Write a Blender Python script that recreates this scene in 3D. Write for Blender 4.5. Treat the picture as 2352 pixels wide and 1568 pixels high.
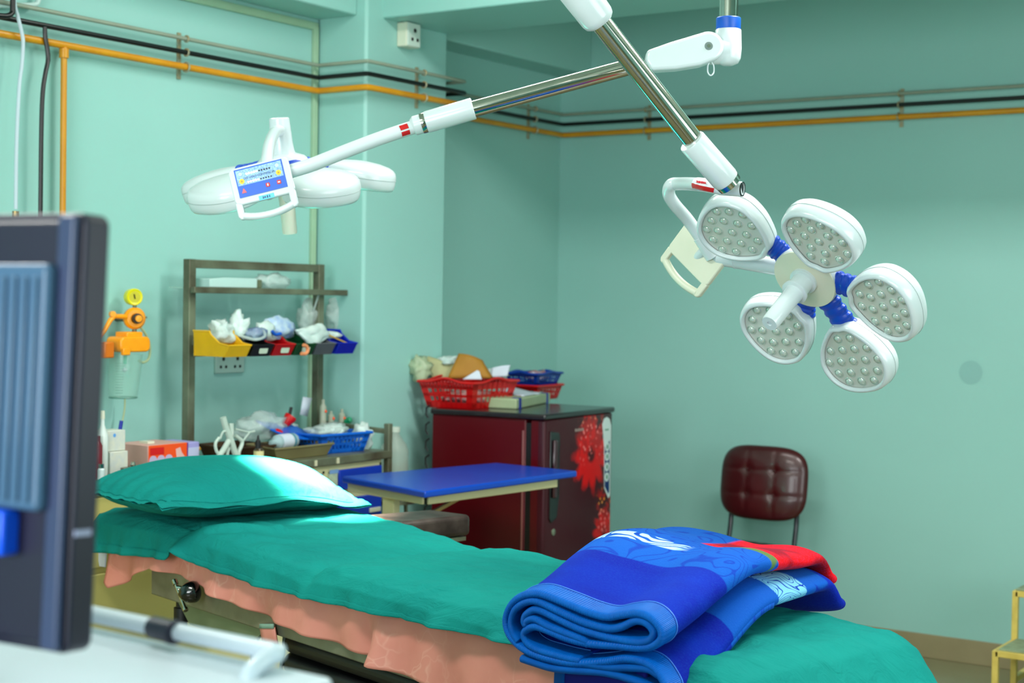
import bpy, math, random
from mathutils import Vector, Matrix, noise
random.seed(7)
for o in list(bpy.data.objects): bpy.data.objects.remove(o)
S = bpy.context.scene
COL = S.collection
V = Vector
rad = math.radians

# ------------------------------------------------------------------ camera
F, CX, CY = 3600.0, 1176.0, 784.0
YAW, PITCH, ROLL = rad(34), math.atan(94/3600), .0156
CAM = V((0, 0, 1.5))
FW = V((-math.sin(YAW)*math.cos(PITCH), math.cos(YAW)*math.cos(PITCH), -math.sin(PITCH)))
R0 = V((math.cos(YAW), math.sin(YAW), 0)); U0 = R0.cross(FW)
RT = R0*math.cos(ROLL)+U0*math.sin(ROLL); UP = U0*math.cos(ROLL)-R0*math.sin(ROLL)
cd = bpy.data.cameras.new('camera'); cam = bpy.data.objects.new('camera', cd); COL.objects.link(cam)
cam.matrix_world = Matrix(((RT.x, UP.x, -FW.x, CAM.x), (RT.y, UP.y, -FW.y, CAM.y), (RT.z, UP.z, -FW.z, CAM.z), (0, 0, 0, 1)))
cd.sensor_width = 36; cd.lens = F/2352*36; cd.clip_start = .05
cd.dof.use_dof = True; cd.dof.focus_distance = 3.35; cd.dof.aperture_fstop = 5.0
S.camera = cam
def ray(px, py): return FW+RT*((px-CX)/F)-UP*((py-CY)/F)
def at(px, py, d): return CAM+ray(px, py)*d
def onx(px, py, X): r = ray(px, py); return CAM+r*((X-CAM.x)/r.x)
def ony(px, py, Y): r = ray(px, py); return CAM+r*((Y-CAM.y)/r.y)
def onz(px, py, Z): r = ray(px, py); return CAM+r*((Z-CAM.z)/r.z)

# ------------------------------------------------------------------ world, lights, exposure
w = bpy.data.worlds.new('world'); S.world = w; w.use_nodes = True
w.node_tree.nodes['Background'].inputs[0].default_value = (.8, .95, 1, 1)
w.node_tree.nodes['Background'].inputs[1].default_value = .3
S.view_settings.view_transform = 'Standard'; S.view_settings.look = 'None'
S.view_settings.exposure = .30; S.view_settings.gamma = 1; S.view_settings.use_curve_mapping = False
def area(name, loc, target, sx, sy, power, col=(1, 1, 1)):
    l = bpy.data.lights.new(name, 'AREA'); l.shape = 'RECTANGLE'; l.size = sx; l.size_y = sy; l.energy = power; l.color = col
    o = bpy.data.objects.new(name, l); COL.objects.link(o); o.location = loc
    o.rotation_euler = (V(target)-V(loc)).to_track_quat('-Z', 'Y').to_euler(); return o
area('ceiling_lamp_light', (-2.4, 1.2, 3.02), (-2.4, 1.2, 0), 1.2, .35, 40, (1, .97, .93))
area('ceiling_lamp_light', (-1.0, 3.9, 3.02), (-1.0, 3.9, 0), 1.2, .35, 58, (1, .97, .93))
area('ceiling_lamp_light', (-2.7, 3.9, 3.02), (-2.7, 3.9, 0), 1.2, .3, 20, (1, .97, .93))
area('window_light', (-1.0, -1.9, 1.75), (-2.4, 6, 2.3), 2.6, 1.6, 118, (.93, .98, 1))
area('window_light', (1.4, 2.6, 1.7), (-4, 4.6, 1.0), 1.8, 1.5, 42, (.95, .98, 1))

# ------------------------------------------------------------------ materials
def lin(c):
    if isinstance(c, str): c = tuple(int(c[i:i+2], 16)/255 for i in (0, 2, 4))
    return tuple(x/12.92 if x <= .04045 else ((x+.055)/1.055)**2.4 for x in c)+(1,)
class NT:
    def __init__(s, m): s.t = m.node_tree; s.b = s.t.nodes['Principled BSDF']
    def n(s, typ, **k):
        n = s.t.nodes.new(typ)
        for a, v in k.items():
            if a[0] == 'i' and a[1:].isdigit(): n.inputs[int(a[1:])].default_value = v
            else: setattr(n, a, v)
        return n
    def l(s, a, b): s.t.links.new(a, b)
    def math(s, op, a, b=0.0, c=None):
        n = s.t.nodes.new('ShaderNodeMath'); n.operation = op
        for i, v in enumerate((a, b, c)):
            if v is None: continue
            if isinstance(v, (int, float)): n.inputs[i].default_value = v
            else: s.l(v, n.inputs[i])
        return n.outputs[0]
    def mix(s, f, a, b):
        n = s.t.nodes.new('ShaderNodeMix'); n.data_type = 'RGBA'
        for i, v in ((0, f), (6, a), (7, b)):
            if isinstance(v, (int, float)): n.inputs[i].default_value = v
            elif isinstance(v, (tuple, str)): n.inputs[i].default_value = lin(v) if isinstance(v, str) else v
            else: s.l(v, n.inputs[i])
        return n.outputs[2]
    def ramp(s, f, a, b):
        n = s.t.nodes.new('ShaderNodeMapRange'); n.clamp = True
        s.l(f, n.inputs[0]); n.inputs[1].default_value = a; n.inputs[2].default_value = b
        return n.outputs[0]
MATS = {}
def mat(name, col, rough=.5, metal=0, nz=None, bump=None, spec=None, trans=0, sheen=0, emit=None, alpha=None, coat=0, ior=None, stretch=None):
    if name in MATS: return MATS[name]
    m = bpy.data.materials.new(name); m.use_nodes = True; MATS[name] = m; t = NT(m); b = t.b
    b.inputs['Base Color'].default_value = lin(col); b.inputs['Roughness'].default_value = rough; b.inputs['Metallic'].default_value = metal
    if spec is not None: b.inputs['Specular IOR Level'].default_value = spec
    if trans: b.inputs['Transmission Weight'].default_value = trans
    if ior: b.inputs['IOR'].default_value = ior
    if coat: b.inputs['Coat Weight'].default_value = coat; b.inputs['Coat Roughness'].default_value = .1
    if sheen: b.inputs['Sheen Weight'].default_value = sheen; b.inputs['Sheen Roughness'].default_value = .45
    if alpha is not None: b.inputs['Alpha'].default_value = alpha
    if emit: b.inputs['Emission Color'].default_value = lin(emit[0]); b.inputs['Emission Strength'].default_value = emit[1]
    tc = t.n('ShaderNodeTexCoord'); co = tc.outputs['Object']
    if stretch:
        mp = t.n('ShaderNodeMapping'); t.l(co, mp.inputs[0]); mp.inputs['Scale'].default_value = stretch; co = mp.outputs[0]
    if nz is None: nz = (col, .0, 3)
    if nz:
        c2, amt, sc = nz
        n = t.n('ShaderNodeTexNoise'); n.inputs['Scale'].default_value = sc; n.inputs['Detail'].default_value = 5; t.l(co, n.inputs[0])
        f = t.math('MULTIPLY', t.ramp(n.outputs[0], .35, .7), amt)
        t.l(t.mix(f, lin(col), lin(c2)), b.inputs['Base Color'])
    if bump:
        sc, st, dist = bump
        n = t.n('ShaderNodeTexNoise'); n.inputs['Scale'].default_value = sc; n.inputs['Detail'].default_value = 3; t.l(co, n.inputs[0])
        bp = t.n('ShaderNodeBump'); bp.inputs['Strength'].default_value = st; bp.inputs['Distance'].default_value = dist
        t.l(n.outputs[0], bp.inputs['Height']); t.l(bp.outputs[0], b.inputs['Normal'])
    return m

# ------------------------------------------------------------------ mesh builder
PM = {}
def basis(n, up=V((0, 0, 1))):
    n = n.normalized(); u = up.cross(n)
    if u.length < 1e-4: u = V((1, 0, 0)).cross(n)
    u.normalize(); return u, n.cross(u), n
class MB:
    def __init__(s): s.v = []; s.f = []; s.uv = None
    def add(s, vs, fs):
        k = len(s.v); s.v += [V(p) for p in vs]; s.f += [tuple(i+k for i in f) for f in fs]; return s
    def box(s, lo, hi, M=None):
        p = [(x, y, z) for x in (lo[0], hi[0]) for y in (lo[1], hi[1]) for z in (lo[2], hi[2])]
        if M is not None: p = [M @ V(q) for q in p]
        return s.add(p, [(0, 1, 3, 2), (4, 6, 7, 5), (0, 4, 5, 1), (2, 3, 7, 6), (0, 2, 6, 4), (1, 5, 7, 3)])
    def bar(s, a, b, w, h=None, up=V((0, 0, 1))):
        a = V(a); b = V(b); h = h or w; u, vv, n = basis(b-a, up); L = (b-a).length
        return s.box((-w/2, -h/2, 0), (w/2, h/2, L), Matrix(((u.x, vv.x, n.x, a.x), (u.y, vv.y, n.y, a.y), (u.z, vv.z, n.z, a.z), (0, 0, 0, 1))))
    def tube(s, pts, r, n=16, cap=True, closed=False, sx=1.0):
        pts = [V(p) for p in pts]; N = len(pts); rs = r if isinstance(r, (list, tuple)) else [r]*N
        t0 = (pts[1]-pts[0]).normalized(); u, vv, _ = basis(t0); base = len(s.v); prev = t0
        for i, p in enumerate(pts):
            if closed: t = (pts[(i+1) % N]-pts[i-1]).normalized()
            elif i == 0: t = t0
            elif i == N-1: t = (pts[i]-pts[i-1]).normalized()
            else: t = ((pts[i+1]-p).normalized()+(p-pts[i-1]).normalized()).normalized()
            q = prev.rotation_difference(t); u = q @ u; u = (u-t*u.dot(t)).normalized(); prev = t; vv = t.cross(u)
            for k in range(n):
                a = 2*math.pi*k/n; s.v.append(p+(u*math.cos(a)*sx+vv*math.sin(a))*rs[i])
        for i in range(N if closed else N-1):
            j = (i+1) % N
            for k in range(n): s.f.append((base+i*n+k, base+i*n+(k+1) % n, base+j*n+(k+1) % n, base+j*n+k))
        if cap and not closed:
            s.f.append(tuple(base+k for k in reversed(range(n)))); s.f.append(tuple(base+(N-1)*n+k for k in range(n)))
        return s
    def lathe(s, prof, o=V((0, 0, 0)), ax=V((0, 0, 1)), n=32, up=V((0, 0, 1)), sx=1.0):
        o = V(o); u, vv, a = basis(V(ax), up); base = len(s.v)
        for r, z in prof:
            for k in range(n):
                t = 2*math.pi*k/n; s.v.append(o+a*z+(u*math.cos(t)*sx+vv*math.sin(t))*max(r, 1e-5))
        for i in range(len(prof)-1):
            for k in range(n): s.f.append((base+i*n+k, base+i*n+(k+1) % n, base+(i+1)*n+(k+1) % n, base+(i+1)*n+k))
        if prof[0][0] > 1e-4: s.f.append(tuple(base+k for k in reversed(range(n))))
        if prof[-1][0] > 1e-4: s.f.append(tuple(base+(len(prof)-1)*n+k for k in range(n)))
        return s
    def prism(s, out, o, U, W, h0, h1, N=None):
        o = V(o); U = V(U); W = V(W); N = (N or U.cross(W)).normalized(); n = len(out)
        s.add([o+U*x+W*y+N*h0 for x, y in out]+[o+U*x+W*y+N*h1 for x, y in out],
              [tuple(reversed(range(n))), tuple(range(n, 2*n))]+[(i, (i+1) % n, n+(i+1) % n, n+i) for i in range(n)]); return s
    def grid(s, fn, nu, nv, uv=False):
        k = len(s.v)
        for i in range(nu+1):
            for j in range(nv+1): s.v.append(V(fn(i/nu, j/nv)))
        for i in range(nu):
            for j in range(nv):
                a = k+i*(nv+1)+j; s.f.append((a, a+nv+1, a+nv+2, a+1))
        if uv: s.uv = [(i/nu, j/nv) for i in range(nu+1) for j in range(nv+1)]
        return s
    def build(s, name, m, parent=None, bevel=0, seg=2, sub=0, solid=0, ang=35, origin=None, fix=True, smooth=True, label=None, soff=0):
        if parent is not None: M = PM[parent]
        else:
            if origin is None:
                xs = [p.x for p in s.v]; ys = [p.y for p in s.v]; origin = V(((min(xs)+max(xs))/2, (min(ys)+max(ys))/2, min(p.z for p in s.v)))
            M = Matrix.Translation(V(origin))
        I = M.inverted(); me = bpy.data.meshes.new(name)
        me.from_pydata([tuple(I @ p) for p in s.v], [], s.f)
        if fix:
            import bmesh
            bm = bmesh.new(); bm.from_mesh(me); bmesh.ops.recalc_face_normals(bm, faces=bm.faces); bm.to_mesh(me); bm.free()
        if s.uv:
            ul = me.uv_layers.new(name='UVMap')
            for l in me.loops: ul.data[l.index].uv = s.uv[l.vertex_index]
        if smooth:
            me.polygons.foreach_set('use_smooth', [True]*len(me.polygons))
            if ang < 180: me.set_sharp_from_angle(angle=rad(ang))
        me.materials.append(m); me.update()
        o = bpy.data.objects.new(name, me); COL.objects.link(o)
        if parent is not None: o.parent = parent; PM[o] = PM[parent]
        else: o.location = M.translation; PM[o] = M
        if solid: q = o.modifiers.new('s', 'SOLIDIFY'); q.thickness = solid; q.offset = soff
        if bevel: q = o.modifiers.new('b', 'BEVEL'); q.width = bevel; q.segments = seg; q.limit_method = 'ANGLE'; q.angle_limit = rad(40); q.harden_normals = False
        if sub: q = o.modifiers.new('u', 'SUBSURF'); q.levels = sub; q.render_levels = sub
        if label: o['label'] = label
        return o
def thing(name, label, cat, loc, group=None, M=None):
    o = bpy.data.objects.new(name, None); COL.objects.link(o); o.empty_display_size = .05
    if M is None: M = Matrix.Translation(V(loc))
    o.matrix_world = M; PM[o] = M
    return tag(o, label, cat, group)
def tag(o, label, cat, group=None):
    o['label'] = label; o['category'] = cat
    if group: o['group'] = group
    return o
def struct(o): o['kind'] = 'structure'; return o
def part_frame(name, m, parent, M, mb, **k):            # a part whose own frame is M (world), mesh given in that frame
    o = mb.build(name, m, None, origin=V((0, 0, 0)), **k); o.parent = parent
    o.matrix_local = PM[parent].inverted() @ M; PM[o] = M; return o
def spline(pts, n=8, closed=False):
    P = [V(p) for p in pts]; N = len(P); out = []
    rng = range(N) if closed else range(N-1)
    for i in rng:
        p0 = P[(i-1) % N] if (closed or i > 0) else P[0]*2-P[1]
        p1 = P[i]; p2 = P[(i+1) % N]; p3 = P[(i+2) % N] if (closed or i < N-2) else P[-1]*2-P[-2]
        for k in range(n):
            t = k/n; out.append(.5*((2*p1)+(p2-p0)*t+(2*p0-5*p1+4*p2-p3)*t*t+(3*p1-p0-3*p2+p3)*t**3))
    if not closed: out.append(P[-1])
    return out
def rrect(w, h, r, n=5):
    o = []
    for cx, cy, a0 in ((w/2-r, h/2-r, 0), (-w/2+r, h/2-r, 90), (-w/2+r, -h/2+r, 180), (w/2-r, -h/2+r, 270)):
        for k in range(n+1): a = rad(a0+90*k/n); o.append((cx+r*math.cos(a), cy+r*math.sin(a)))
    return o
def crumple(c, size, seed, amp=.35, n=3, freq=2.2, flat=True):
    """a wrinkled closed packet or bag shape"""
    import bmesh
    bm = bmesh.new(); bmesh.ops.create_icosphere(bm, subdivisions=n, radius=1); mb = MB(); vs = []
    for v in bm.verts:
        p = v.co.copy(); q = p*freq+V((seed*3.1, seed*1.7, seed*.9))
        d = 1+amp*(noise.noise(q)+.6*abs(noise.noise(q*2.3))*2-.3+.25*noise.noise(q*5))
        p = p*d
        if flat: p.z = max(p.z, -.8)
        vs.append(V((c[0]+p.x*size[0], c[1]+p.y*size[1], c[2]+(p.z+.8)*size[2])))
    bm.verts.ensure_lookup_table()
    mb.add(vs, [tuple(x.index for x in f.verts) for f in bm.faces]); bm.free(); return mb
def text_mesh(body, size, m, parent, M, name='lettering', ext=.0004, bold=0):
    c = bpy.data.curves.new(name, 'FONT'); c.body = body; c.size = size; c.align_x = 'CENTER'; c.align_y = 'CENTER'; c.extrude = ext; c.offset = bold
    t = bpy.data.objects.new(name, c); COL.objects.link(t)
    dg = bpy.context.evaluated_depsgraph_get(); me = bpy.data.meshes.new_from_object(t.evaluated_get(dg)); bpy.data.objects.remove(t)
    me.materials.clear(); me.materials.append(m)
    o = bpy.data.objects.new(name, me); COL.objects.link(o); o.parent = parent; o.matrix_local = PM[parent].inverted() @ M; PM[o] = M; return o
def frame(o, U, W, N):
    return Matrix(((U.x, W.x, N.x, o.x), (U.y, W.y, N.y, o.y), (U.z, W.z, N.z, o.z), (0, 0, 0, 1)))

# palette
wallm = mat('wall_paint', (.595, .785, .755), .42, nz=((.555, .755, .72), .5, 1.3), bump=(5, .12, .004), spec=.35)
white = mat('white_enamel', (.80, .845, .855), .24, nz=((.75, .80, .82), .3, 8), coat=.25)
creamplastic = mat('ivory_plastic', (.86, .86, .78), .35, nz=((.78, .8, .7), .3, 12))
chrome = mat('chrome', (.74, .73, .70), .09, 1, nz=((.6, .6, .58), .3, 30))
steel = mat('brushed_steel', (.50, .49, .42), .36, .85, nz=((.32, .26, .18), .7, 7), bump=(60, .1, .001))
rust = mat('worn_steel', (.47, .50, .41), .45, .3, nz=((.26, .20, .14), .9, 7))
blueplastic = mat('blue_plastic', (.0, .34, .76), .4, nz=((.0, .28, .66), .4, 20))
black = mat('black_rubber', (.02, .02, .03), .45, nz=((.06, .06, .07), .4, 20))
bagm = mat('clear_film', (.86, .92, .9), .22, nz=((.7, .8, .8), .4, 14), alpha=.42, bump=(14, .8, .02))
packm = mat('white_packet', (.80, .86, .84), .4, nz=((.62, .72, .72), .6, 16), bump=(18, .7, .01))
paper = mat('white_paper', (.80, .83, .88), .7, nz=((.7, .74, .82), .3, 10))
brown = mat('kraft_paper', (.66, .46, .12), .7, nz=((.52, .33, .06), .5, 10))
redp = mat('red_plastic', (.80, .0, .02), .35, nz=((.6, 0, .02), .4, 15))
bluep = mat('bright_blue_plastic', (.0, .38, .80), .35, nz=((.0, .3, .7), .4, 15))
creamm = mat('cream_steel', (.82, .80, .62), .4, nz=((.72, .69, .48), .5, 5))

# ------------------------------------------------------------------ room shell
XL, YB, ZC, XR, YF = -4.15, 6.55, 3.1, 1.9, -2.4
COLX, CY0, CY1 = -3.9, 4.74, 5.27
floorm = mat('floor_tile', (.52, .50, .38), .25, nz=((.44, .42, .30), .5, 2), spec=.5)
struct(MB().box((XL-.1, YF-.1, -.1), (XR+.1, YB+.1, 0)).build('floor', floorm))
struct(MB().box((XL-.1, YF-.1, ZC), (XR+.1, YB+.1, ZC+.1)).build('ceiling', mat('ceiling_paint', (.80, .88, .82), .8)))
struct(MB().box((XL-.1, YF, 0), (XL, YB, ZC)).build('wall_left', wallm))
struct(MB().box((XL-.1, YB, 0), (XR+.1, YB+.1, ZC)).build('wall_back', wallm))
struct(MB().box((XR, YF, 0), (XR+.1, YB, ZC)).build('wall_right', wallm))
struct(MB().box((XL-.1, YF-.1, 0), (XR+.1, YF, ZC)).build('wall_front', wallm))
struct(MB().box((XL, CY0, 0), (COLX, CY1, ZC)).build('wall_column', wallm, bevel=.012))
ZB = 2.6
struct(MB().box((XL, YF, ZB), (XL+.2, CY0, ZC)).build('trim_1', wallm, bevel=.006))
struct(MB().box((XL, CY0+.1, ZB), (XR, CY1, ZC)).build('trim_2', wallm, bevel=.006))
struct(MB().box((XL, CY1, ZB), (XL+.17, YB, ZC)).build('trim_3', wallm, bevel=.006))
bbm = mat('skirting_tile', (.60, .55, .42), .35, nz=((.52, .47, .35), .5, 6))
struct(MB().box((XL, YB-.012, 0), (XR, YB, .1)).build('baseboard_back', bbm, bevel=.002))
struct(MB().box((XL, YF, 0), (XL+.012, CY0, .1)).build('baseboard_left', bbm, bevel=.002))

# ------------------------------------------------------------------ wall pipes
yel = mat('yellow_pipe_paint', (.82, .56, .05), .35, nz=((.72, .42, .0), .5, 9))
blkp = mat('black_pipe_paint', (.015, .015, .025), .35)
gry = mat('grey_pipe_paint', (.56, .60, .53), .45, nz=((.48, .52, .46), .5, 9))
def run(z, off, r, m, name, label, y0=-2.0):
    x = XL+off; p = [(x, y0, z), (x, CY0-off, z), (COLX+off, CY0-off, z), (COLX+off, CY1+off+.03, z), (x, CY1+off+.03, z), (x, YB-off, z), (XR-.05, YB-off, z)]
    P = []
    for i, q in enumerate(p):
        if 0 < i < len(p)-1:
            a = V(p[i-1]); b = V(q); c = V(p[i+1]); P += [b+(a-b).normalized()*r*1.6, b+((a-b).normalized()+(c-b).normalized())*r*.35, b+(c-b).normalized()*r*1.6]
        else: P.append(V(q))
    return P
pipes = {}
for nm, z, r, m, lab in (('yellow', 2.312, .0125, yel, 'yellow painted gas pipe, lowest of three running round the room'),
                         ('black', 2.364, .009, blkp, 'thin black pipe between the yellow and the grey pipe'),
                         ('grey', 2.412, .0075, gry, 'thin grey pipe, topmost of three running round the room')):
    t = thing('gas_pipe', lab, 'pipe', (XL+.04, 2, z))
    MB().tube(run(z, .042, r, m, nm, lab), r, 12).build('pipe_run', m, t); pipes[nm] = t
# branches down the left wall
b0 = onx(147, 118, XL+.042); b1 = onx(142, 600, XL+.042)
MB().tube([(b0.x, b0.y, 2.31), (b0.x, b0.y, 1.0)], .0105, 12).tube([(b0.x, b0.y, 2.30), (b0.x, b0.y, 2.27)], .016, 12).build('branch_pipe', yel, pipes['yellow'])
k0 = onx(103, 66, XL+.045)
pts = [onx(x, y, XL+.06) for x, y in ((103, 62), (104, 85), (109, 115), (110, 140), (104, 170), (98, 215), (95, 300), (93, 480), (90, 700))]
MB().tube(spline(pts, 5), .0075, 10).build('branch_pipe', blkp, pipes['black'])
t = thing('power_cable', 'white cable hanging down the wall in the top left corner', 'cable', onx(38, 480, XL+.05))
pts = [onx(x, y, XL+.075) for x, y in ((30, -60), (34, 10), (40, 35), (50, 75), (53, 100), (50, 150), (44, 200), (38, 330), (36, 480))]
MB().tube(spline(pts, 5), .0062, 10).build('cable', mat('pale_cable', (.74, .80, .84), .4), t)
p = onx(36, 485, XL+.075); MB().tube([p, p-V((0, 0, .03))], .011, 12).build('connector', mat('brass', (.6, .5, .3), .3, 1), t)
t = thing('wall_bracket', 'black elbow pipe bending up in the top left corner', 'pipe', onx(28, 20, XL+.09))
t.name = 'elbow_pipe'
pts = [onx(x, y, XL+.09) for x, y in ((-60, 30), (0, 36), (18, 36), (27, 30), (29, 18), (29, -60))]
MB().tube(spline(pts, 5), .0085, 12).build('elbow', blkp, t)
o = MB().tube(spline([onx(x, y, XL+.03) for x, y in ((-70, 14), (40, 12), (76, 11), (86, 6), (89, -10), (90, -60))], 5), .0085, 10).build('pvc_pipe', mat('pvc_white', (.72, .82, .80), .4))
tag(o, 'pale plastic conduit bending upward in the top left corner', 'pipe')
# brackets
brk = mat('bracket_metal', (.62, .64, .56), .4, .3, nz=((.7, .5, .15), .7, 40))
def bracket(pos, nrm, lab):
    t = thing('pipe_bracket', lab, 'bracket', pos, 'pipe brackets'); u = V((0, 0, 1)).cross(nrm); c = V(pos)
    MB().bar(c+nrm*.004-V((0, 0, .09)), c+nrm*.004+V((0, 0, .075)), .016, .006, up=nrm).build('back_strap', brk, t)
    mb = MB()
    for z, r in ((2.312, .017), (2.364, .0125), (2.412, .011)):
        q = V((c.x, c.y, z))+nrm*.042
        mb.tube([q+nrm*math.cos(a)*r+V((0, 0, 1))*math.sin(a)*r for a in [2*math.pi*k/12 for k in range(12)]], .0035, 6, closed=True)
        mb.tube([q-nrm*.04, q-nrm*r], .0035, 6)
    mb.build('clamp', brk, t)
N1 = V((1, 0, 0)); N2 = V((0, -1, 0))
for px, n, lab in ((408, 0, 'pipe bracket on the left wall between cable drops and conduit'), (955, 1, 'pipe bracket on the column below the socket box'), (1213, 0, 'pipe bracket on the recessed wall right of the column'),
                   (1493, 2, 'pipe bracket on the back wall behind the crossing lamp arms'), (2072, 2, 'pipe bracket on the back wall, rightmost of all')):
    q = onx(px, 200, XL) if n == 0 else (onx(px, 200, COLX) if n == 1 else ony(px, 260, YB)); q.z = 2.362
    bracket(q, N2 if n == 2 else N1, lab)
# beige cable conduit
t = thing('cable_conduit', 'beige cable trunking down the inside corner beside the column', 'conduit', (XL+.02, CY0-.02, 1.0))
cm = mat('beige_trunking', (.62, .74, .62), .5, nz=((.55, .66, .53), .5, 8))
MB().box((XL, CY0-.036, .9), (XL+.016, CY0-.010, ZB-.03)).build('vertical_channel', cm, t, bevel=.002)
MB().box((XL, .5, ZB-.045), (XL+.014, CY0-.010, ZB-.015)).build('horizontal_channel', cm, t, bevel=.002)
# sockets
def slots(mb, c, U, W, N, s):
    for x, y, r in ((0, .35, .16), (-.3, -.3, .13), (.3, -.3, .13)): mb.lathe([(r*s, 0), (r*s, .001)], c+U*x*s+W*y*s+N*.0005, N, 12)
    return mb
sm = mat('switch_plate', (.80, .86, .82), .4)
t = thing('wall_socket', 'white socket box under the beam on the column', 'socket', onx(945, 100, COLX))
a = onx(933, 82, COLX+.05); cb = V((0, a.y, a.z+.0)); q = onx(950, 82, COLX+.05)
MB().box((COLX, q.y-.045, q.z-.046), (COLX+.05, q.y+.04, q.z+.05)).build('box', creamplastic, t, bevel=.004)
MB().box((COLX+.05, q.y-.043, q.z-.044), (COLX+.056, q.y+.038, q.z+.048)).build('face_plate', sm, t, bevel=.003)
slots(MB(), V((COLX+.057, q.y, q.z)), V((0, 1, 0)), V((0, 0, 1)), N1, .055).build('socket_holes', black, t)
MB().tube(spline([(COLX+.02, q.y-.04, q.z+.052), (COLX+.03, q.y, q.z+.066), (COLX+.03, q.y+.035, q.z+.055)], 5), .006, 8).build('cable', black, t)
q = onx(524, 838, XL); t = thing('wall_socket', 'double socket plate on the left wall below the yellow bin', 'socket', q)
MB().box((XL, q.y-.075, q.z-.03), (XL+.012, q.y+.075, q.z+.045)).build('face_plate', mat('dull_plate', (.60, .72, .68), .5), t, bevel=.003)
for k, dy in enumerate((-.037, .037)): slots(MB(), V((XL+.012, q.y+dy, q.z+.008)), V((0, 1, 0)), V((0, 0, 1)), N1, .045).build('socket_holes', black, t)
q = ony(2230, 855, YB)
o = MB().lathe([(.0, .0), (.05, .001)], q-V((0, .0005, 0)), V((0, -1, 0)), 24); 
tag(o.build('filler_patch', mat('wall_stain', (.53, .72, .70), .5)), 'round darker patch of filler on the back wall', 'patch')

# ------------------------------------------------------------------ operating table (own frame: s toward head, t toward far side)
TO = V((-1.99, 3.24, 0)); TA = rad(16); ta = V((-math.cos(TA), math.sin(TA), 0)); tb = V((math.sin(TA), math.cos(TA), 0)); UZ = V((0, 0, 1))
def T(s, t, z): return TO+ta*s+tb*t+UZ*z
def onT(px, py, t):
    r = ray(px, py); n = tb; return CAM+r*(((TO+tb*t)-CAM).dot(n)/r.dot(n))
def ss(x, a, b): x = min(1, max(0, (x-a)/(b-a))); return x*x*(3-2*x)
def lerpt(tab, x):
    if x <= tab[0][0]: return tab[0][1]
    for (a, p), (b, q) in zip(tab, tab[1:]):
        if x <= b: return p+(q-p)*(x-a)/(b-a)
    return tab[-1][1]
sfr = mat('table_steel', (.52, .52, .45), .42, .35, nz=((.36, .33, .26), .7, 9), bump=(50, .15, .001))
tbl = thing('operating_table', 'steel operating table with side rail and black bellows under the green sheet', 'operating table', T(.1, -.25, 0))
def tbox(s0, s1, t0, t1, z0, z1, mb=None):
    M = frame(TO, ta, tb, UZ); mb = mb or MB(); return mb.box((s0, t0, z0), (s1, t1, z1), M)
tbox(-.62, 1.22, -.505, -.475, .655, .76).build('side_frame', sfr, tbl, bevel=.004)
tbox(-.62, 1.22, -.03, .0, .655, .76).build('side_frame', sfr, tbl, bevel=.004)
tbox(1.19, 1.22, -.475, -.03, .665, .75).build('end_frame', sfr, tbl, bevel=.003)
tbox(-.9, 1.42, -.5, -.0, .762, .79).build('table_board', sfr, tbl, bevel=.004)
tbox(-.88, 1.4, -.49, -.01, .79, .842).build('mattress', black, tbl, bevel=.02, seg=3)
MB().prism([(1.10, .66), (.62, .66), (.70, .60), (1.02, .60)], TO+tb*-.49, ta, UZ, 0, .012, tb).build('gusset_plate', mat('grey_green_enamel', (.42, .47, .36), .45, .2), tbl)
q = onT(362, 1385, -.47)
MB().lathe([(.018, 0), (.018, -.02), (.024, -.022), (.024, -.06), (.014, -.062), (.014, -.1)], T(1.10, -.47, .655), UZ, 20).build('rubber_foot', black, tbl)
# pleated bellows
for k in range(6):
    z1 = .655-.055*k; MB().prism(rrect(1.24, .46, .08, 6), T(.0, -.245, z1-.05), ta, tb, 0, .045, UZ).build('bellows_pleat', mat('bellows_rubber', (.02, .015, .03), .5, nz=((.06, .05, .08), .4, 8)), tbl, bevel=.018, seg=3)
MB().prism(rrect(.52, .32, .08, 6), T(.02, -.25, .10), ta, tb, 0, .54, UZ).build('column', black, tbl, bevel=.01)
MB().prism(rrect(1.1, .5, .06, 6), T(.1, -.25, 0), ta, tb, 0, .1, UZ).build('base', mat('base_cream', (.7, .7, .58), .4), tbl, bevel=.02)
tbox(-.1, .18, -.40, -.1, .655, .76).build('support_block', sfr, tbl)
o = MB().prism([(math.cos(rad(a))*.07, -abs(math.sin(rad(a)))*.028) for a in range(0, 181, 12)], onT(785, 1482, -.49)+UZ*.008, ta, UZ, 0, .01, tb).build('rail_bracket', mat('grey_green_enamel', (.5, .5, .5)), tbl)
# clamp with lever and knob on the near rail
q = onT(452, 1357, -.53)
MB().lathe([(.0, -.012), (.018, -.01), (.029, .0), (.031, .012), (.026, .03), (.015, .045), (0.0, .05)], q, (-tb+ta*.35-UZ*.15), 24).build('clamp_knob', mat('black_gloss', (.01, .01, .02), .12, coat=.6), tbl, sub=1, ang=180)
a, b_ = onT(401, 1334, -.55), onT(427, 1402, -.555)
MB().tube([a, b_], .0052, 12).tube([a+(b_-a)*-.02, a+(b_-a)*.12], .008, 12).tube([b_-(b_-a)*.08, b_], .0078, 12).tube([a+(b_-a)*.22, q+tb*.01], .006, 10).build('clamp_lever', chrome, tbl)
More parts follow.
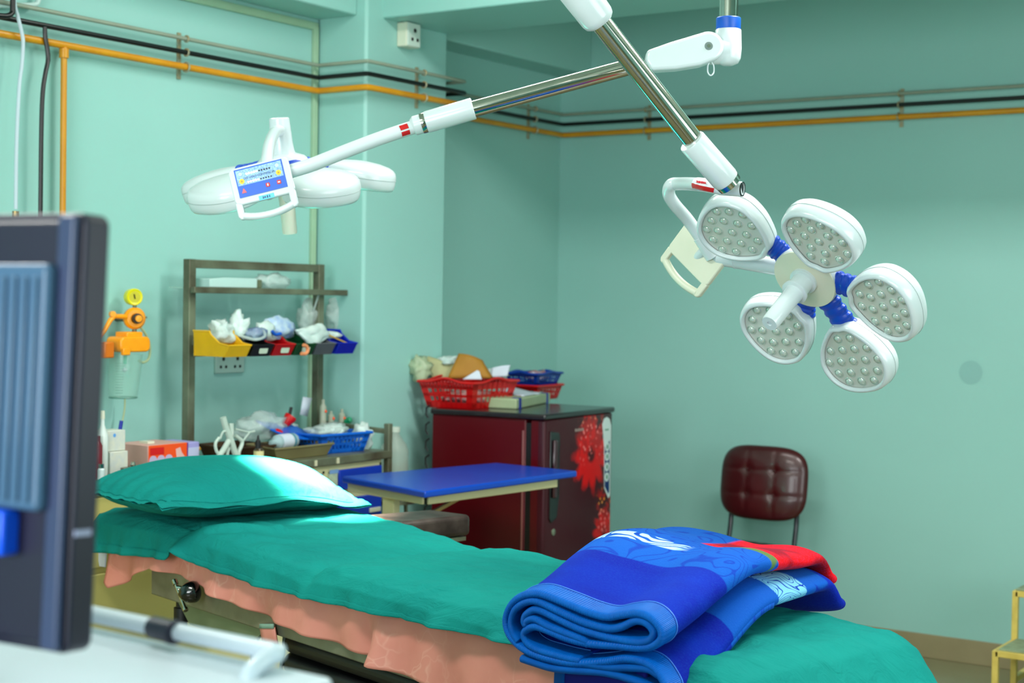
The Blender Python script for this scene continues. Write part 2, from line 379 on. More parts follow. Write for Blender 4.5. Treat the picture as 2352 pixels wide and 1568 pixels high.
# arm board on the far side
c4 = [onz(1083, 1181, .875), onz(990, 1169, .875), onz(840, 1181, .875), onz(919, 1199, .875)]
leather = mat('dark_brown_leather', (.15, .10, .09), .38, nz=((.30, .25, .23), .8, 14), spec=.35, bump=(40, .3, .003))
mb = MB(); mb.add([p-UZ*.062 for p in c4]+c4, [(0, 1, 2, 3), (7, 6, 5, 4)]+[(i, (i+1) % 4, 4+(i+1) % 4, 4+i) for i in range(4)])
ab = mb.build('arm_board', leather, tbl, bevel=.014, seg=4, label='cracked brown leather arm board')
lo = [p-UZ*.064 for p in c4]; cc = (lo[0]+lo[2])/2
mb = MB(); l2 = [cc+(p-cc)*.9 for p in lo]; mb.add([p-UZ*.012 for p in l2]+l2, [(0, 1, 2, 3), (7, 6, 5, 4)]+[(i, (i+1) % 4, 4+(i+1) % 4, 4+i) for i in range(4)]); mb.build('board_plate', rust, ab)
h = lo[0]+(lo[2]-lo[0])*.18
MB().bar(h, h-UZ*.055, .02).bar(h-UZ*.05, T(.7, -.02, .73), .022).build('board_bracket', black, ab)

# pink rubber sheet hanging under the green one
pinkm = mat('pink_rubber', (.85, .54, .48), .55, nz=((.76, .43, .38), .55, 7), bump=(9, .35, .01))
t_ = NT(pinkm); tc = t_.n('ShaderNodeTexCoord')
v = t_.n('ShaderNodeTexVoronoi', feature='DISTANCE_TO_EDGE'); v.inputs['Scale'].default_value = 17
nn = t_.n('ShaderNodeTexNoise'); nn.inputs['Scale'].default_value = 5; nn.inputs['Detail'].default_value = 3; t_.l(tc.outputs['Object'], nn.inputs[0])
mx = t_.n('ShaderNodeMix', data_type='VECTOR'); mx.inputs[0].default_value = .35; t_.l(tc.outputs['Object'], mx.inputs[4]); t_.l(nn.outputs[1], mx.inputs[5]); t_.l(mx.outputs[1], v.inputs[0])
cr = t_.math('MULTIPLY', t_.math('SUBTRACT', 1, t_.ramp(v.outputs[0], 0.0, .06)), t_.ramp(nn.outputs[0], .5, .62))
old = pinkm.node_tree.nodes['Principled BSDF'].inputs['Base Color'].links[0].from_socket
t_.l(t_.mix(t_.math('MULTIPLY', cr, .2), old, (.95, .62, .48, 1)), t_.b.inputs['Base Color'])
plow = [(-1.05, .55), (-.6, .56), (-.35, .61), (-.14, .665), (.1, .682), (.31, .692), (.55, .70), (.81, .722), (1.0, .742), (1.17, .738), (1.24, .715), (1.30, .69), (1.36, .665), (1.42, .645), (1.44, .66)]
def pink(u, v):
    s = 1.44-u*2.40; zl = lerpt(plow, s)
    L = [(-.30, .846), (-.47, .846), (-.505, .838), (-.522, .80)]
    if v < .3: k = v/.3*3; i = min(2, int(k)); f = k-i; t = L[i][0]+(L[i+1][0]-L[i][0])*f; z = L[i][1]+(L[i+1][1]-L[i][1])*f
    else:
        f = (v-.3)/.7; z = .80+(zl-.80)*f
        t = -.522-.012*f-(.012*math.sin(s*17+1)+.008*math.sin(s*41))*f*(.4+f*.6)
        t += .02*math.exp(-((s-.12)/.02)**2)*f-.028*math.exp(-((s-.06)/.035)**2)*f
        t += .008*noise.noise(V((s*6, z*9, 3)))*f
    return T(s, t, z)
o = MB().grid(pink, 200, 26).build('rubber_sheet', pinkm, None, solid=.002, ang=180)
tag(o, 'creased pink rubber sheet hanging below the green bed sheet', 'sheet')
# white cloth corner by the monitor, pink strap
q0 = [onT(x, y, -.5) for x, y in ((222, 1262), (243, 1264), (240, 1302), (228, 1300))]
mb = MB(); mb.add(q0+[p+tb*.004 for p in q0], [(0, 1, 2, 3), (7, 6, 5, 4)]+[(i, (i+1) % 4, 4+(i+1) % 4, 4+i) for i in range(4)])
tag(mb.build('cloth_corner', paper, None), 'small white cloth corner hanging beside the monitor edge', 'cloth')
st = thing('rubber_strap', 'short pink rubber strap hanging from the table rail', 'strap', onT(615, 1478, -.512))
def strp(u, v):
    y = 1432+u*48; x = 596+v*34+u*8; p = onT(x, y, -.512-.004*math.sin(u*3)); return p
MB().grid(strp, 12, 4).build('strap', pinkm, st, solid=.004)
MB().grid(lambda u, v: onT(597+v*32, 1432+u*11, -.517), 2, 4).build('worn_end', mat('grey_felt', (.5, .62, .55), .8), st, solid=.004)

# green bed sheet
greenm = mat('green_cotton', (.09, .53, .50), .88, nz=((.07, .46, .45), .7, 3), spec=.06)
def weave(m, sc, st_):
    t = NT(m); tc = t.n('ShaderNodeTexCoord'); n1 = t.n('ShaderNodeTexNoise'); n1.inputs['Scale'].default_value = sc; n1.inputs['Detail'].default_value = 6; n1.inputs['Roughness'].default_value = .62
    mp = t.n('ShaderNodeMapping'); mp.inputs['Scale'].default_value = (1, 2.2, 1.4); mp.inputs['Rotation'].default_value = (0, 0, .6); t.l(tc.outputs['Object'], mp.inputs[0]); t.l(mp.outputs[0], n1.inputs[0])
    n1.inputs['Distortion'].default_value = 1.2
    bp = t.n('ShaderNodeBump'); bp.inputs['Strength'].default_value = st_; bp.inputs['Distance'].default_value = .012; t.l(n1.outputs[0], bp.inputs['Height']); t.l(bp.outputs[0], t.b.inputs['Normal'])
weave(greenm, 10, .7)
topz = [(-1.15, .70), (-1.10, .76), (-1.05, .81), (-1.0, .845), (-.94, .862), (-.8, .868), (-.1, .872), (.22, .875), (.30, .866), (.335, .852), (.42, .862), (.7, .882), (.95, .890), (1.2, .885), (1.5, .87)]
hemz = [(-1.15, .45), (-.9, .60), (-.75, .72), (-.6, .80), (-.45, .818), (-.19, .808), (.09, .797), (.3, .79), (.5, .785), (.78, .792), (.88, .80), (.925, .808), (.945, .818), (.975, .820), (.995, .800), (1.02, .785), (1.2, .772), (1.48, .745)]
def wr(s, t):
    w = .006*noise.noise(V((s*5, t*7, 1)))+.005*noise.noise(V((s*13+t*6, t*15, 4)))+.0025*noise.noise(V((s*26+t*14, t*22-s*9, 7)))
    # diagonal folds below the pillow, like cloth pulled over the joint
    for (s0, t0, s1, t1, wd, h) in ((.93, -.56, .74, -.38, .018, .016), (.98, -.56, .80, -.40, .012, -.010), (.74, -.38, .60, -.16, .022, .008), (.86, -.55, .62, -.42, .016, .006),
                                    (.30, -.55, .10, -.42, .02, .006), (.12, -.56, .0, -.38, .014, .005), (-.05, -.56, -.12, -.45, .012, .006), (.45, -.56, .2, -.50, .015, .006), (.335, -.5, .33, 0, .02, -.004)):
        dx, dy = s1-s0, t1-t0; L2 = dx*dx+dy*dy; k = max(0, min(1, ((s-s0)*dx+(t-t0)*dy)/L2)); d = math.hypot(s-s0-k*dx, t-t0-k*dy); w += h*math.exp(-(d/wd)**2)
    return w
def sheet(u, v):
    s = 1.50-u*2.64; foot = ss(-s, .92, 1.14); top = lerpt(topz, s); hz = lerpt(hemz, s)
    # v: 0 far hem .. 1 near hem
    fz = .585-.05*foot
    nodes = [(0, .028, fz), (.06, .024, top-.045), (.10, .008, top-.014), (.14, -.02, top-.001), (.45, -.25, top+.001), (.74, -.485, top-.003), (.80, -.53, top-.016), (.86, -.553, top-.04), (1, -.562, hz)]
    for (a, t0, z0), (b, t1, z1) in zip(nodes, nodes[1:]):
        if v <= b+1e-9: f = (v-a)/(b-a); t = t0+(t1-t0)*f; z = z0+(z1-z0)*f; break
    z += wr(s, t)*(1 if v < .8 else .4)
    hang = ss(v, .82, 1); t -= hang*(.010*noise.noise(V((s*7, 2, 1)))+.006*math.sin(s*26)+.004*math.sin(s*61))
    t -= .03*hang*math.exp(-((s-.93)/.05)**2)
    if z < hz and v > .5: z = hz
    # foot end falls away
    s2 = s+.05*foot
    return T(s2, t, z)
def ones(f): return f
def vmap(v): return v
o = MB().grid(sheet, 330, 110).build('bed_sheet', greenm, None, solid=.0022, ang=180)
sh = o; tag(o, 'long green cotton sheet covering the operating table', 'sheet')
def hem(u, v):
    p = sheet(u*.80+.01, 1.0); q = sheet(u*.80+.01, .955); return q.lerp(p, v)-tb*.0022-UZ*(.001*v)
MB().grid(hem, 260, 3).build('hem', greenm, sh, solid=.002, ang=180)

# pillow
pl = thing('pillow', 'green pillow at the head of the operating table, brightly lit on one side', 'pillow', T(1.07, -.33, .89))
def pil(sgn):
    def f(u, v):
        x = (u*2-1)*1.13; y = (v*2-1)*1.10; ax, ay = min(1, abs(x)), min(1, abs(y))
        prof = (1-ax**2.6)**.62*(1-ay**2.8)**.62
        hgt = (.088 if sgn > 0 else -.066)*prof
        hgt *= 1+.06*noise.noise(V((x*2, y*2, 5*sgn)))
        # small puckers running in from the seam
        rim = max(ax, ay); hgt += .003*ss(rim, .6, 1)*math.sin(x*23+y*9)*(1-ss(rim, .98, 1.0)*.3)*sgn
        s = 1.135+x*.262*(1-.05*ay*ay); t = -.335+y*.315*(1-.05*ax*ax)
        z = .952+(-.030 if True else 0)*ss(y, .2, 1)*ss(-x, .0, 1)+.003*math.sin(y*5)*ss(rim, .8, 1.1)-.004*ss(rim, .9, 1.1)+.010*math.exp(-((x+1)**2+(y+1)**2)/.04)
        z += -.008*ss(abs(x), 1, 1.13)+ .0015*math.sin(y*13)*ss(abs(x), 1, 1.13)+.0015*math.sin(x*11)*ss(abs(y), 1, 1.1)
        return T(s, t, z+hgt+sgn*.0012)
    return f
mb = MB().grid(pil(1), 90, 90).grid(pil(-1), 90, 90)
mb.build('pillowcase', greenm, pl, ang=180, fix=False)
def seam(v, k, x=-1.0): return pil(1)((x/1.13+1)/2, v)+UZ*.002
mb = MB().tube([seam(i/60, 0, -1.0) for i in range(4, 57)], .0016, 6).tube([pil(1)((( -1+2*i/60)/1.13+1)/2, (-1/1.1+1)/2)+UZ*.002 for i in range(0, 61)], .0016, 6)
mb.build('seam', greenm, pl)

# ------------------------------------------------------------------ folded blanket
def zc(x, y):       # traced fold profile, in the plane of the near face -> (s, z)
    p = onT(1180+x/5.6, 1320+y/5.6, -.6)-TO; return (p.dot(ta), p.z)
R1 = [(1250, 1830), (1500, 1800), (1750, 1740), (1930, 1640), (1975, 1500), (1900, 1340), (1780, 1190), (1620, 1110), (1440, 1085), (1200, 1115), (900, 1120), (600, 1050), (340, 935), (165, 780), (95, 620), (112, 470), (210, 320), (360, 235), (540, 230), (800, 345), (1050, 480), (1250, 548), (1420, 522), (1600, 505), (1750, 560), (1870, 690), (1890, 820), (1800, 915), (1640, 945), (1350, 915), (1050, 875), (800, 790), (600, 690), (450, 640), (345, 690), (325, 760), (370, 850), (480, 930), (640, 990), (800, 1045), (960, 1090)]
R2 = [(1050, 900), (1000, 830), (800, 725), (620, 640), (460, 545), (370, 560), (345, 610), (325, 560), (350, 490), (440, 430), (540, 445), (720, 545), (950, 680), (1200, 785), (1450, 850), (1650, 872), (1760, 830), (1785, 730), (1700, 625), (1570, 600), (1400, 680), (1250, 690), (1000, 600), (720, 440), (500, 325), (350, 330), (215, 430), (165, 580), (190, 720), (260, 830)]
R3 = [(300, 1045), (450, 1100), (650, 1170), (900, 1210), (1200, 1245), (1450, 1320), (1700, 1430), (2000, 1640)]
R4 = [(1000, 1130), (1250, 1185), (1500, 1195), (1720, 1215), (1860, 1300)]
deep = (.0, .03, .55)
bl = thing('folded_blanket', 'folded blue plush blanket with red flower print lying across the green sheet', 'blanket', T(-.6, -.3, .87))
velm = bpy.data.materials.new('blanket_plush'); velm.use_nodes = True; MATS['blanket_plush'] = velm
def sweep(path, th, va, vb, far_shrink=1.0):
    P = spline([V((zc(*p)[0], zc(*p)[1], 0)) for p in path], 6); n = len(P)
    arc = [0]
    for a, b in zip(P, P[1:]): arc.append(arc[-1]+(b-a).length)
    def f(u, v):
        k = u*(n-1); i = min(n-2, int(k)); p = P[i].lerp(P[i+1], k-i); s0, z0 = p.x, p.y; v = va+(vb-va)*v
        w = ss(v, 0, 1.05)*.5+v*.5; wz = ss(v, 0, .55)
        s = -.5+(s0+.5)*(1+.31*w)+.265*w
        zf = .886+(z0-.735)*.50
        z = z0+(zf-z0)*wz
        hi = ss(z0, .80, .95)
        z += hi*(.028*math.sin(math.pi*min(1, v*1.25))**1.0)
        z += hi*.006*noise.noise(V((s*7, v*4, 0)))
        z -= .05*ss(v, .88, 1.0)*ss(v, .88, 1.0)
        t = -.625+.69*v-.02*math.sin((s0+.7)*9)*(1-w)
        return T(s, t, z)
    return f, n, arc
for path, nm in ((R1, 'blanket_body'), (R2, 'inner_fold'), (R3, 'under_fold'), (R4, 'under_fold')):
    vb = 1.0 if nm == 'blanket_body' else .55
    f, n, arc = sweep(path, .012, .055, vb); mb = MB().grid(f, n*2, 60 if vb == 1 else 24, uv=True)
    mb.uv = [(a, b2*vb) for a, b2 in mb.uv]
    if nm == 'blanket_body':
        k_ = .79; mb = MB().grid(lambda u, v: f(u*k_, v), int(n*1.6), 60, uv=True); mb.uv = [(a*k_, b2) for a, b2 in mb.uv]
        m2 = MB().grid(lambda u, v: f(k_+u*(1-k_), v*.25), int(n*.5), 12, uv=True); m2.uv = [(k_+a*(1-k_), b2*.25) for a, b2 in m2.uv]; m2.build('inner_fold', velm, bl, solid=.011, ang=180, fix=False)
    o = mb.build(nm, velm, bl, solid=.011, ang=180, fix=False)
bind = mat('satin_binding', (.0, .38, .76), .45, nz=((.0, .29, .66), .5, 30), spec=.12)
t_ = NT(bind); tc = t_.n('ShaderNodeTexCoord'); wv = t_.n('ShaderNodeTexWave'); wv.inputs['Scale'].default_value = 1.0; wv.bands_direction = 'X'
uvx = t_.n('ShaderNodeSeparateXYZ'); t_.l(tc.outputs['UV'], uvx.inputs[0]); sn = t_.math('SINE', t_.math('MULTIPLY', uvx.outputs[0], 2400)); bp = t_.n('ShaderNodeBump'); bp.inputs['Strength'].default_value = .5; bp.inputs['Distance'].default_value = .001
t_.l(sn, bp.inputs['Height']); t_.l(bp.outputs[0], t_.b.inputs['Normal'])
for path in (R1, R2, R3, R4):
    f, n, arc = sweep(path, .012, 0, 1.0); NN = n*3
    def bf(i, j, f=f, NN=NN):
        prof = [(.060, 1), (.03, 1.02), (.0115, 1.03)]+[(.0115*(1-math.sin(rad(a))), math.cos(rad(a))) for a in (25, 50, 75, 90, 105, 130, 155)]+[(.0115, -1.03), (.03, -1.02), (.060, -1)]
        v, h = prof[j]; u = i/NN; p = f(u, v); a = f(min(1, u+1/NN), v)-f(max(0, u-1/NN), v); nrm = a.cross(tb)
        return p+nrm.normalized()*h*.0074
    mb = MB(); mb.v = [bf(i, j) for i in range(NN+1) for j in range(13)]; mb.uv = [(i/NN, j/12) for i in range(NN+1) for j in range(13)]
    mb.f = [(i*13+j, (i+1)*13+j, (i+1)*13+j+1, i*13+j+1) for i in range(NN) for j in range(12)]
    mb.f += [tuple(range(13)), tuple(NN*13+j for j in reversed(range(13)))]
    hb = mb.build('binding', bind, bl, ang=180)
    if path is R1:
        f2, n, arc = sweep(path, .012, .064, .065); k0, k1 = int(n*3*.38), int(n*3*.72)
        def off(i, sg):
            p = f2(i/(n*3), 0); a = f2(min(1, (i+1)/(n*3)), 0)-f2(max(0, (i-1)/(n*3)), 0); nrm = a.cross(tb).normalized(); return p+nrm*sg*.0078
        MB().tube([off(i, -1) for i in range(2, n*3-2)], .0009, 6).tube([off(i, 1) for i in range(2, n*3-2)], .0009, 6).build('stitching', mat('stitch_thread', (.25, .55, .95), .5), hb)
# hanging flap under the roll
def flap(u, v):
    p = onT(1268+u*205+(-6*v), 1535+v*150, -.60+.0*u); return p+tb*(.018-.004*math.sin(u*7))
fl = MB().grid(flap, 24, 12, uv=True).build('hanging_flap', mat('plush_deep', (.0, .03, .5), .9), bl, solid=.01, ang=180)
MB().grid(lambda u, v: flap(u*.10, v)-tb*.004, 4, 12, uv=True).build('flap_binding', bind, fl, solid=.015, ang=180)
# plush material: printed pattern follows the cloth (uv: x along the fold, y away from the binding)
t = NT(velm); b = t.b; tc = t.n('ShaderNodeTexCoord'); sx = t.n('ShaderNodeSeparateXYZ'); t.l(tc.outputs['UV'], sx.inputs[0]); X, Y = sx.outputs[0], sx.outputs[1]
nn = t.n('ShaderNodeTexNoise'); nn.inputs['Scale'].default_value = 6; nn.inputs['Detail'].default_value = 2; t.l(tc.outputs['UV'], nn.inputs[0])
fn = t.n('ShaderNodeTexNoise'); fn.inputs['Scale'].default_value = 260; fn.inputs['Detail'].default_value = 2; t.l(tc.outputs['Object'], fn.inputs[0])
def lines(scale, dist, lo, hi, sc2=1.0, seed=0):
    mp = t.n('ShaderNodeMapping'); mp.inputs['Scale'].default_value = (scale*sc2, scale, 1); mp.inputs['Location'].default_value = (seed, seed*.7, 0); t.l(tc.outputs['UV'], mp.inputs[0])
    n = t.n('ShaderNodeTexNoise'); n.inputs['Scale'].default_value = 1; n.inputs['Detail'].default_value = 0; n.inputs['Distortion'].default_value = dist; t.l(mp.outputs[0], n.inputs[0])
    d = t.math('ABSOLUTE', t.math('SUBTRACT', t.math('FRACT', t.math('MULTIPLY', n.outputs[0], 7)), .5))
    return t.math('SUBTRACT', 1, t.ramp(d, lo, hi))
lowm = t.math('SUBTRACT', 1, t.ramp(X, .30, .301))                       # the lower fold
edge = t.math('ADD', .27, t.math('MULTIPLY', t.math('SUBTRACT', nn.outputs[0], .5), .10))
colA = t.mix(t.math('MULTIPLY', lines(5, 1.2, .04, .12, 3.2), .75), '0856ba', '0430a4')     # printed outlines on mid blue
grn = t.math('MULTIPLY', t.ramp(nn.outputs[0], .50, .54), t.math('MULTIPLY', t.ramp(Y, .55, .56), t.math('SUBTRACT', 1, t.ramp(Y, .66, .67))))
colA = t.mix(grn, colA, '5f7a3a')
wh = t.math('MULTIPLY', lines(7, .6, .30, .34, 4, 3), t.math('MULTIPLY', t.ramp(Y, .40, .41), t.math('SUBTRACT', 1, t.ramp(Y, .48, .49)))); wh = t.math('MULTIPLY', wh, t.math('SUBTRACT', 1, t.ramp(X, .50, .52)))
colA = t.mix(wh, colA, 'b8dcec')
redv = t.math('ADD', Y, t.math('MULTIPLY', t.math('SUBTRACT', nn.outputs[0], .5), .08))
redmask = t.math('MULTIPLY', t.ramp(redv, .60, .605), t.ramp(X, .50, .505))
dk = t.math('MULTIPLY', t.ramp(nn.outputs[0], .52, .62), .8)
redc = t.mix(dk, 'f20a12', '7a0610')
colA = t.mix(redmask, colA, redc)
mid2 = t.mix(t.math('MULTIPLY', t.ramp(Y, .80, .81), lines(4, .3, .10, .2, .8, 5)), '0854b8', '042ca2')
cy = t.mix(t.math('MULTIPLY', lines(6, 1.8, .07, .12, 2.6, 9), 1), '7cc4e6', '123cae')
cmask = t.math('MULTIPLY', t.ramp(Y, .55, .555), t.math('SUBTRACT', 1, t.ramp(Y, .74, .745)))
mid2 = t.mix(cmask, mid2, cy); mid2 = t.mix(t.ramp(Y, .88, .89), mid2, '0824a8')
rest = t.mix(lowm, colA, mid2)
allc = t.mix(t.ramp(Y, .0, .001), rest, rest)
dm = t.ramp(t.math('SUBTRACT', Y, edge), 0, .006)
dn = t.mix(t.ramp(nn.outputs[0], .4, .7), '021c98', '0230b2')
base = t.mix(dm, dn, allc)
fx = t.mix(t.math('MULTIPLY', t.ramp(fn.outputs[0], .45, .75), .07), base, '2f7fe0')
t.l(fx, b.inputs['Base Color']); b.inputs['Roughness'].default_value = .9; b.inputs['Sheen Weight'].default_value = .04; b.inputs['Sheen Roughness'].default_value = .4; b.inputs['Sheen Tint'].default_value = (.1, .3, 1, 1); b.inputs['Specular IOR Level'].default_value = .15
bp = t.n('ShaderNodeBump'); bp.inputs['Strength'].default_value = .35; bp.inputs['Distance'].default_value = .002; t.l(fn.outputs[0], bp.inputs['Height']); t.l(bp.outputs[0], b.inputs['Normal'])

# ------------------------------------------------------------------ surgical lights
lens_m = mat('lens_plastic', (.78, .84, .80), .08, .15, coat=1, nz=((.45, .5, .42), .5, 60))
panel_m = mat('satin_silver_panel', (.80, .82, .80), .3, .12, nz=((.76, .74, .66), .5, 9))
ribm = mat('blue_rubber_joint', (.0, .27, .74), .42, nz=((.0, .2, .62), .4, 20))
frost = mat('frosted_handle', (.92, .90, .84), .35, nz=((.86, .84, .78), .3, 12))
redl = mat('red_label', (.72, .03, .05), .4)
def make_head(root, O_, N, E0, E1, tilt, ang0, panel_detail, PO=V((0, 0, 0)), K=1.0):
    """flower shaped light head: O_ hub, N direction of light, E0/E1 in the plane of the petals"""
    out = [(.088, -.034), (.086, .0), (.088, .034), (.135, .085), (.185, .113), (.225, .118), (.268, .100), (.298, .060), (.308, .0), (.298, -.060), (.268, -.100), (.225, -.118), (.185, -.113), (.135, -.085)]
    out = [((.190+(x-.198)*.80)*K, y*.79*K) for x, y in out]
    oc = [V((x, y, 0)) for x, y in out]; oc = [(p.x, p.y) for p in spline(oc, 4, closed=True)]
    cx, cy = .190*K, 0
    for k in range(5):
        a = rad(ang0+72*k); Ur = E0*math.cos(a)+E1*math.sin(a); W = N.cross(Ur).normalized()
        q = Matrix.Rotation(rad(tilt), 3, W); U2 = q @ Ur; N2_ = q @ N; c = O_+PO-N*.005+((RT*OFF[k][0]-UP*OFF[k][1])*.001 if panel_detail else V((0, 0, 0)))
        Mp = frame(c, U2, W, N2_)
        mb = MB(); n = len(oc)
        rings = [(.90, .031), (.96, .029), (1.0, .022), (1.018, .010), (1.02, .0), (1.018, -.010), (.99, -.020), (.92, -.028), (.80, -.034), (.55, -.040), (.2, -.044)]
        rings = [(.86, .022), (.872, .0275)]+rings
        for sc, h in rings:
            mb.v += [V((cx+(x-cx)*sc, y*sc, h)) for x, y in oc]
        for i in range(len(rings)-1):
            for j in range(n): mb.f.append((i*n+j, i*n+(j+1) % n, (i+1)*n+(j+1) % n, (i+1)*n+j))
        mb.f.append(tuple((len(rings)-1)*n+j for j in range(n)))
        mb.v = [Mp @ v for v in mb.v]
        pt = mb.build('petal', white, root, ang=180)
        # parting line
        MB().tube([Mp @ V((cx+(x-cx)*1.021, y*1.021, -.001)) for x, y in oc], .0008, 5, closed=True).build('seam', mat('seam_grey', (.62, .68, .68), .5), pt)
        MB().prism([(cx+(x-cx)*.868, y*.868) for x, y in oc], c, U2, W, .0165, .0205, N2_).build('lens_panel', panel_m, pt)
        if panel_detail:
            grid_ = [(.190+(x-.2)*.80, y*.79) for x, y in [(.128, -.022), (.128, .022)]+[(.165, y) for y in (-.066, -.022, .022, .066)]+[(.203, y) for y in (-.088, -.044, 0, .044, .088)]+[(.241, y) for y in (-.070, -.025, .025, .070)]+[(.272, y) for y in (-.045, 0, .045)]]
            for gx, gy in grid_:
                if not LENS:
                    m = MB().lathe([(.0115, 0), (.0118, .0016), (.0098, .002), (.0094, .0004)], n=20).lathe([(.0093, .0003), (.0078, .003), (.0045, .0048), (0, .0054)], n=20)
                    o = m.build('lens', lens_m, None, origin=V((0, 0, 0)), ang=60); LENS.append(o)
                else: o = LENS[0].copy(); COL.objects.link(o)
                o.parent = pt; Mw = frame(c+U2*gx+W*gy+N2_*.0205, U2, W, N2_); o.matrix_local = PM[pt].inverted() @ Mw; o.name = 'lens'
        # ribbed blue joint between hub and petal
        tgt = c+U2*(.120*K)-N2_*.006; hub_c = O_-N*.008; dj_ = (tgt-hub_c); dj_ -= N*dj_.dot(N); A_ = hub_c+dj_.normalized()*.050
        mb = MB().tube([A_.lerp(tgt, i/20) for i in range(21)], [K*(.034+(.0022 if (i//2) % 2 else -.0014)-.004*math.sin(math.pi*i/20)) for i in range(21)], 24)
        mb.v = [v-N*((v-A_).dot(N)*.42) for v in mb.v]
        mb.build('petal_joint', ribm, root, ang=24)
    # hub
    MB().lathe([(.0, .0145), (.070, .014), (.078, .012), (.080, .007), (.079, -.006), (.074, -.02), (.060, -.034), (.030, -.045), (.0, -.046)], O_, N, 48, up=E0).build('hub', white, root, ang=40)
    MB().lathe([(0, .0152), (.0775, .0150), (.0785, .0125)], O_, N, 48, up=E0).build('hub_cover', creamplastic, root)
    h = MB().lathe([(.033, .014), (.033, .022), (.026, .024), (.0245, .056), (.031, .058), (.031, .063), (.023, .065), (.0215, .09), (.0205, .176), (.0185, .180), (.006, .180), (.005, .177), (0, .177)], O_, N, 32, up=E0).build('sterile_handle', frost if not panel_detail else white, root)
    MB().lathe([(.0, .0), (.003, .001)], O_+N*.042+(-E1*.3+E0*-.2).normalized()*.0245, (-E1*.3+E0*-.2), 10).build('screw', black, h)
LENS = []; OFF = [(-20, -32), (5, 16), (2, -2), (24, 6), (40, 26)]
cs = lambda x, y, z: (RT*x+UP*y-FW*z)      # camera-style components used once to set an orientation
def control_box(root, c, U, W, detail):
    """U across, W up (away from the grip), front normal U x W"""
    N = U.cross(W).normalized(); w_, h_ = .150, .128
    out = rrect(w_, h_, .014, 5)
    grip = [(-.056, -.036), (.056, -.036), (.056, -.053), (-.056, -.053)]
    b = MB(); b.prism(rrect(w_, h_*.72, .014, 5), c+W*.018, U, W, -.016, .0, N)
    b.prism([(-.075, -.02), (-.058, -.02), (-.058, -.06), (-.064, -.064), (-.070, -.062), (-.075, -.055)], c, U, W, -.016, 0, N)
    b.prism([(.058, -.02), (.075, -.02), (.075, -.055), (.070, -.062), (.064, -.064), (.058, -.06)], c, U, W, -.016, 0, N)
    box = b.build('control_box', creamplastic if not detail else white, root, bevel=.003)
    b = MB(); b.tube([c+U*x-W*(.055+.010*(1-(x/.06)**2))-N*.008 for x in [(-.062+.124*i/14) for i in range(15)]], .0095, 14).build('grip', white if detail else creamplastic, root)
    if not detail:
        mb = MB()
        for i in range(18): mb.box((-.072+i*.0085, .066, -.014), (-.068+i*.0085, .0675, -.002), frame(c, U, W, N))
        mb.build('vent_ribs', creamplastic, box); return
    scr = mat('panel_blue', (.0, .34, .78), .3); pat = mat('panel_pale', (.62, .78, .90), .35, nz=((.35, .55, .85), .9, 260))
    s0 = c+W*.024+N*.0006
    sp = MB().prism([(-.060, -.035), (.060, -.035), (.060, .035), (-.060, .035)], s0, U, W, 0, .001, N).build('screen', scr, box)
    MB().prism([(-.057, -.006), (.057, -.006), (.057, .032), (-.057, .032)], s0, U, W, .001, .0014, N).build('display', pat, sp) if False else None
    def disc(x, y, r, m, nm='button', h=.0022): return MB().lathe([(r, .0008), (r*.92, h), (0, h)], s0+U*x+W*y, N, 20).build(nm, m, box)
    MB().prism([(-.057, -.006), (.057, -.006), (.057, .032), (-.057, .032)], s0, U, W, .001, .0014, N).build('display', pat, box)
    yb = mat('yellow_button', (.95, .78, .05), .35); ob = mat('amber_ring', (.75, .55, .0), .4)
    disc(-.046, .004, .0068, yb); disc(.046, .004, .0068, yb); disc(-.046, .004, .0025, ob, 'button', .003); disc(.046, .004, .0025, ob, 'button', .003)
    gb = mat('pale_button', (.72, .82, .85), .4); disc(-.046, .022, .005, gb); disc(.046, .022, .005, gb)
    lit = mat('white_led', (1, 1, 1), .4, emit=((1, 1, 1), 3.0)); litr = mat('warm_led', (1, .7, .6), .4, emit=((1, .55, .45), 3.0)); offm = mat('led_off', (.02, .12, .12), .4)
    for i in range(10):
        disc(-.031+i*.0064, .020, .0024, lit if i < 5 else offm, 'indicator', .0022); disc(-.031+i*.0064, -.0005, .0021, litr if i < 5 else offm, 'indicator', .0022)
    text_mesh('LED LIGHT CONTROLLER', .0068, mat('ink_teal', (.05, .25, .4), .5), box, frame(s0+U*-.001+W*.0095+N*.0017, U, W, N))
    rb = mat('red_button', (.78, .04, .1), .35); wb = mat('white_ink', (.95, .9, .9), .4)
    for x in (.014, .042):
        MB().prism(rrect(.010, .010, .002, 2), s0+U*x+W*-.019, U, W, .001, .002, N).build('button', rb, box); MB().prism(rrect(.003 if x < .02 else .006, .006 if x < .02 else .003, .001, 1), s0+U*x+W*-.019, U, W, .002, .0023, N).build('symbol', wb, box)
    MB().prism([(-.006, -.004), (.006, -.004), (.001, .007), (-.001, .007)], s0+U*-.046+W*-.021, U, W, .001, .002, N).build('button', mat('coral_button', (.88, .35, .4), .35), box)
    MB().prism([(-.019, -.0055), (.019, -.0055), (.019, .0055), (-.019, .0055)], c+W*-.0225+U*.004, U, W, .0, .0012, N).build('badge', mat('badge_blue', (.35, .75, .88), .4), box)
    mb = MB()
    for i, (x, w2, h2) in enumerate(((-.0085, .003, .006), (-.004, .0042, .0045), (.002, .0036, .0062), (.0075, .003, .0055))): mb.prism([(x-w2/2, -h2/2), (x+w2/2, -h2/2), (x+w2/2, h2/2), (x-w2/2+.0012, h2/2)], c+W*-.0225+U*.004, U, W, .0012, .0016, N)
    mb.build('badge_letters', mat('badge_ink', (.0, .25, .45), .4), box)
def joint_line(a, b, f): return a+(b-a)*f

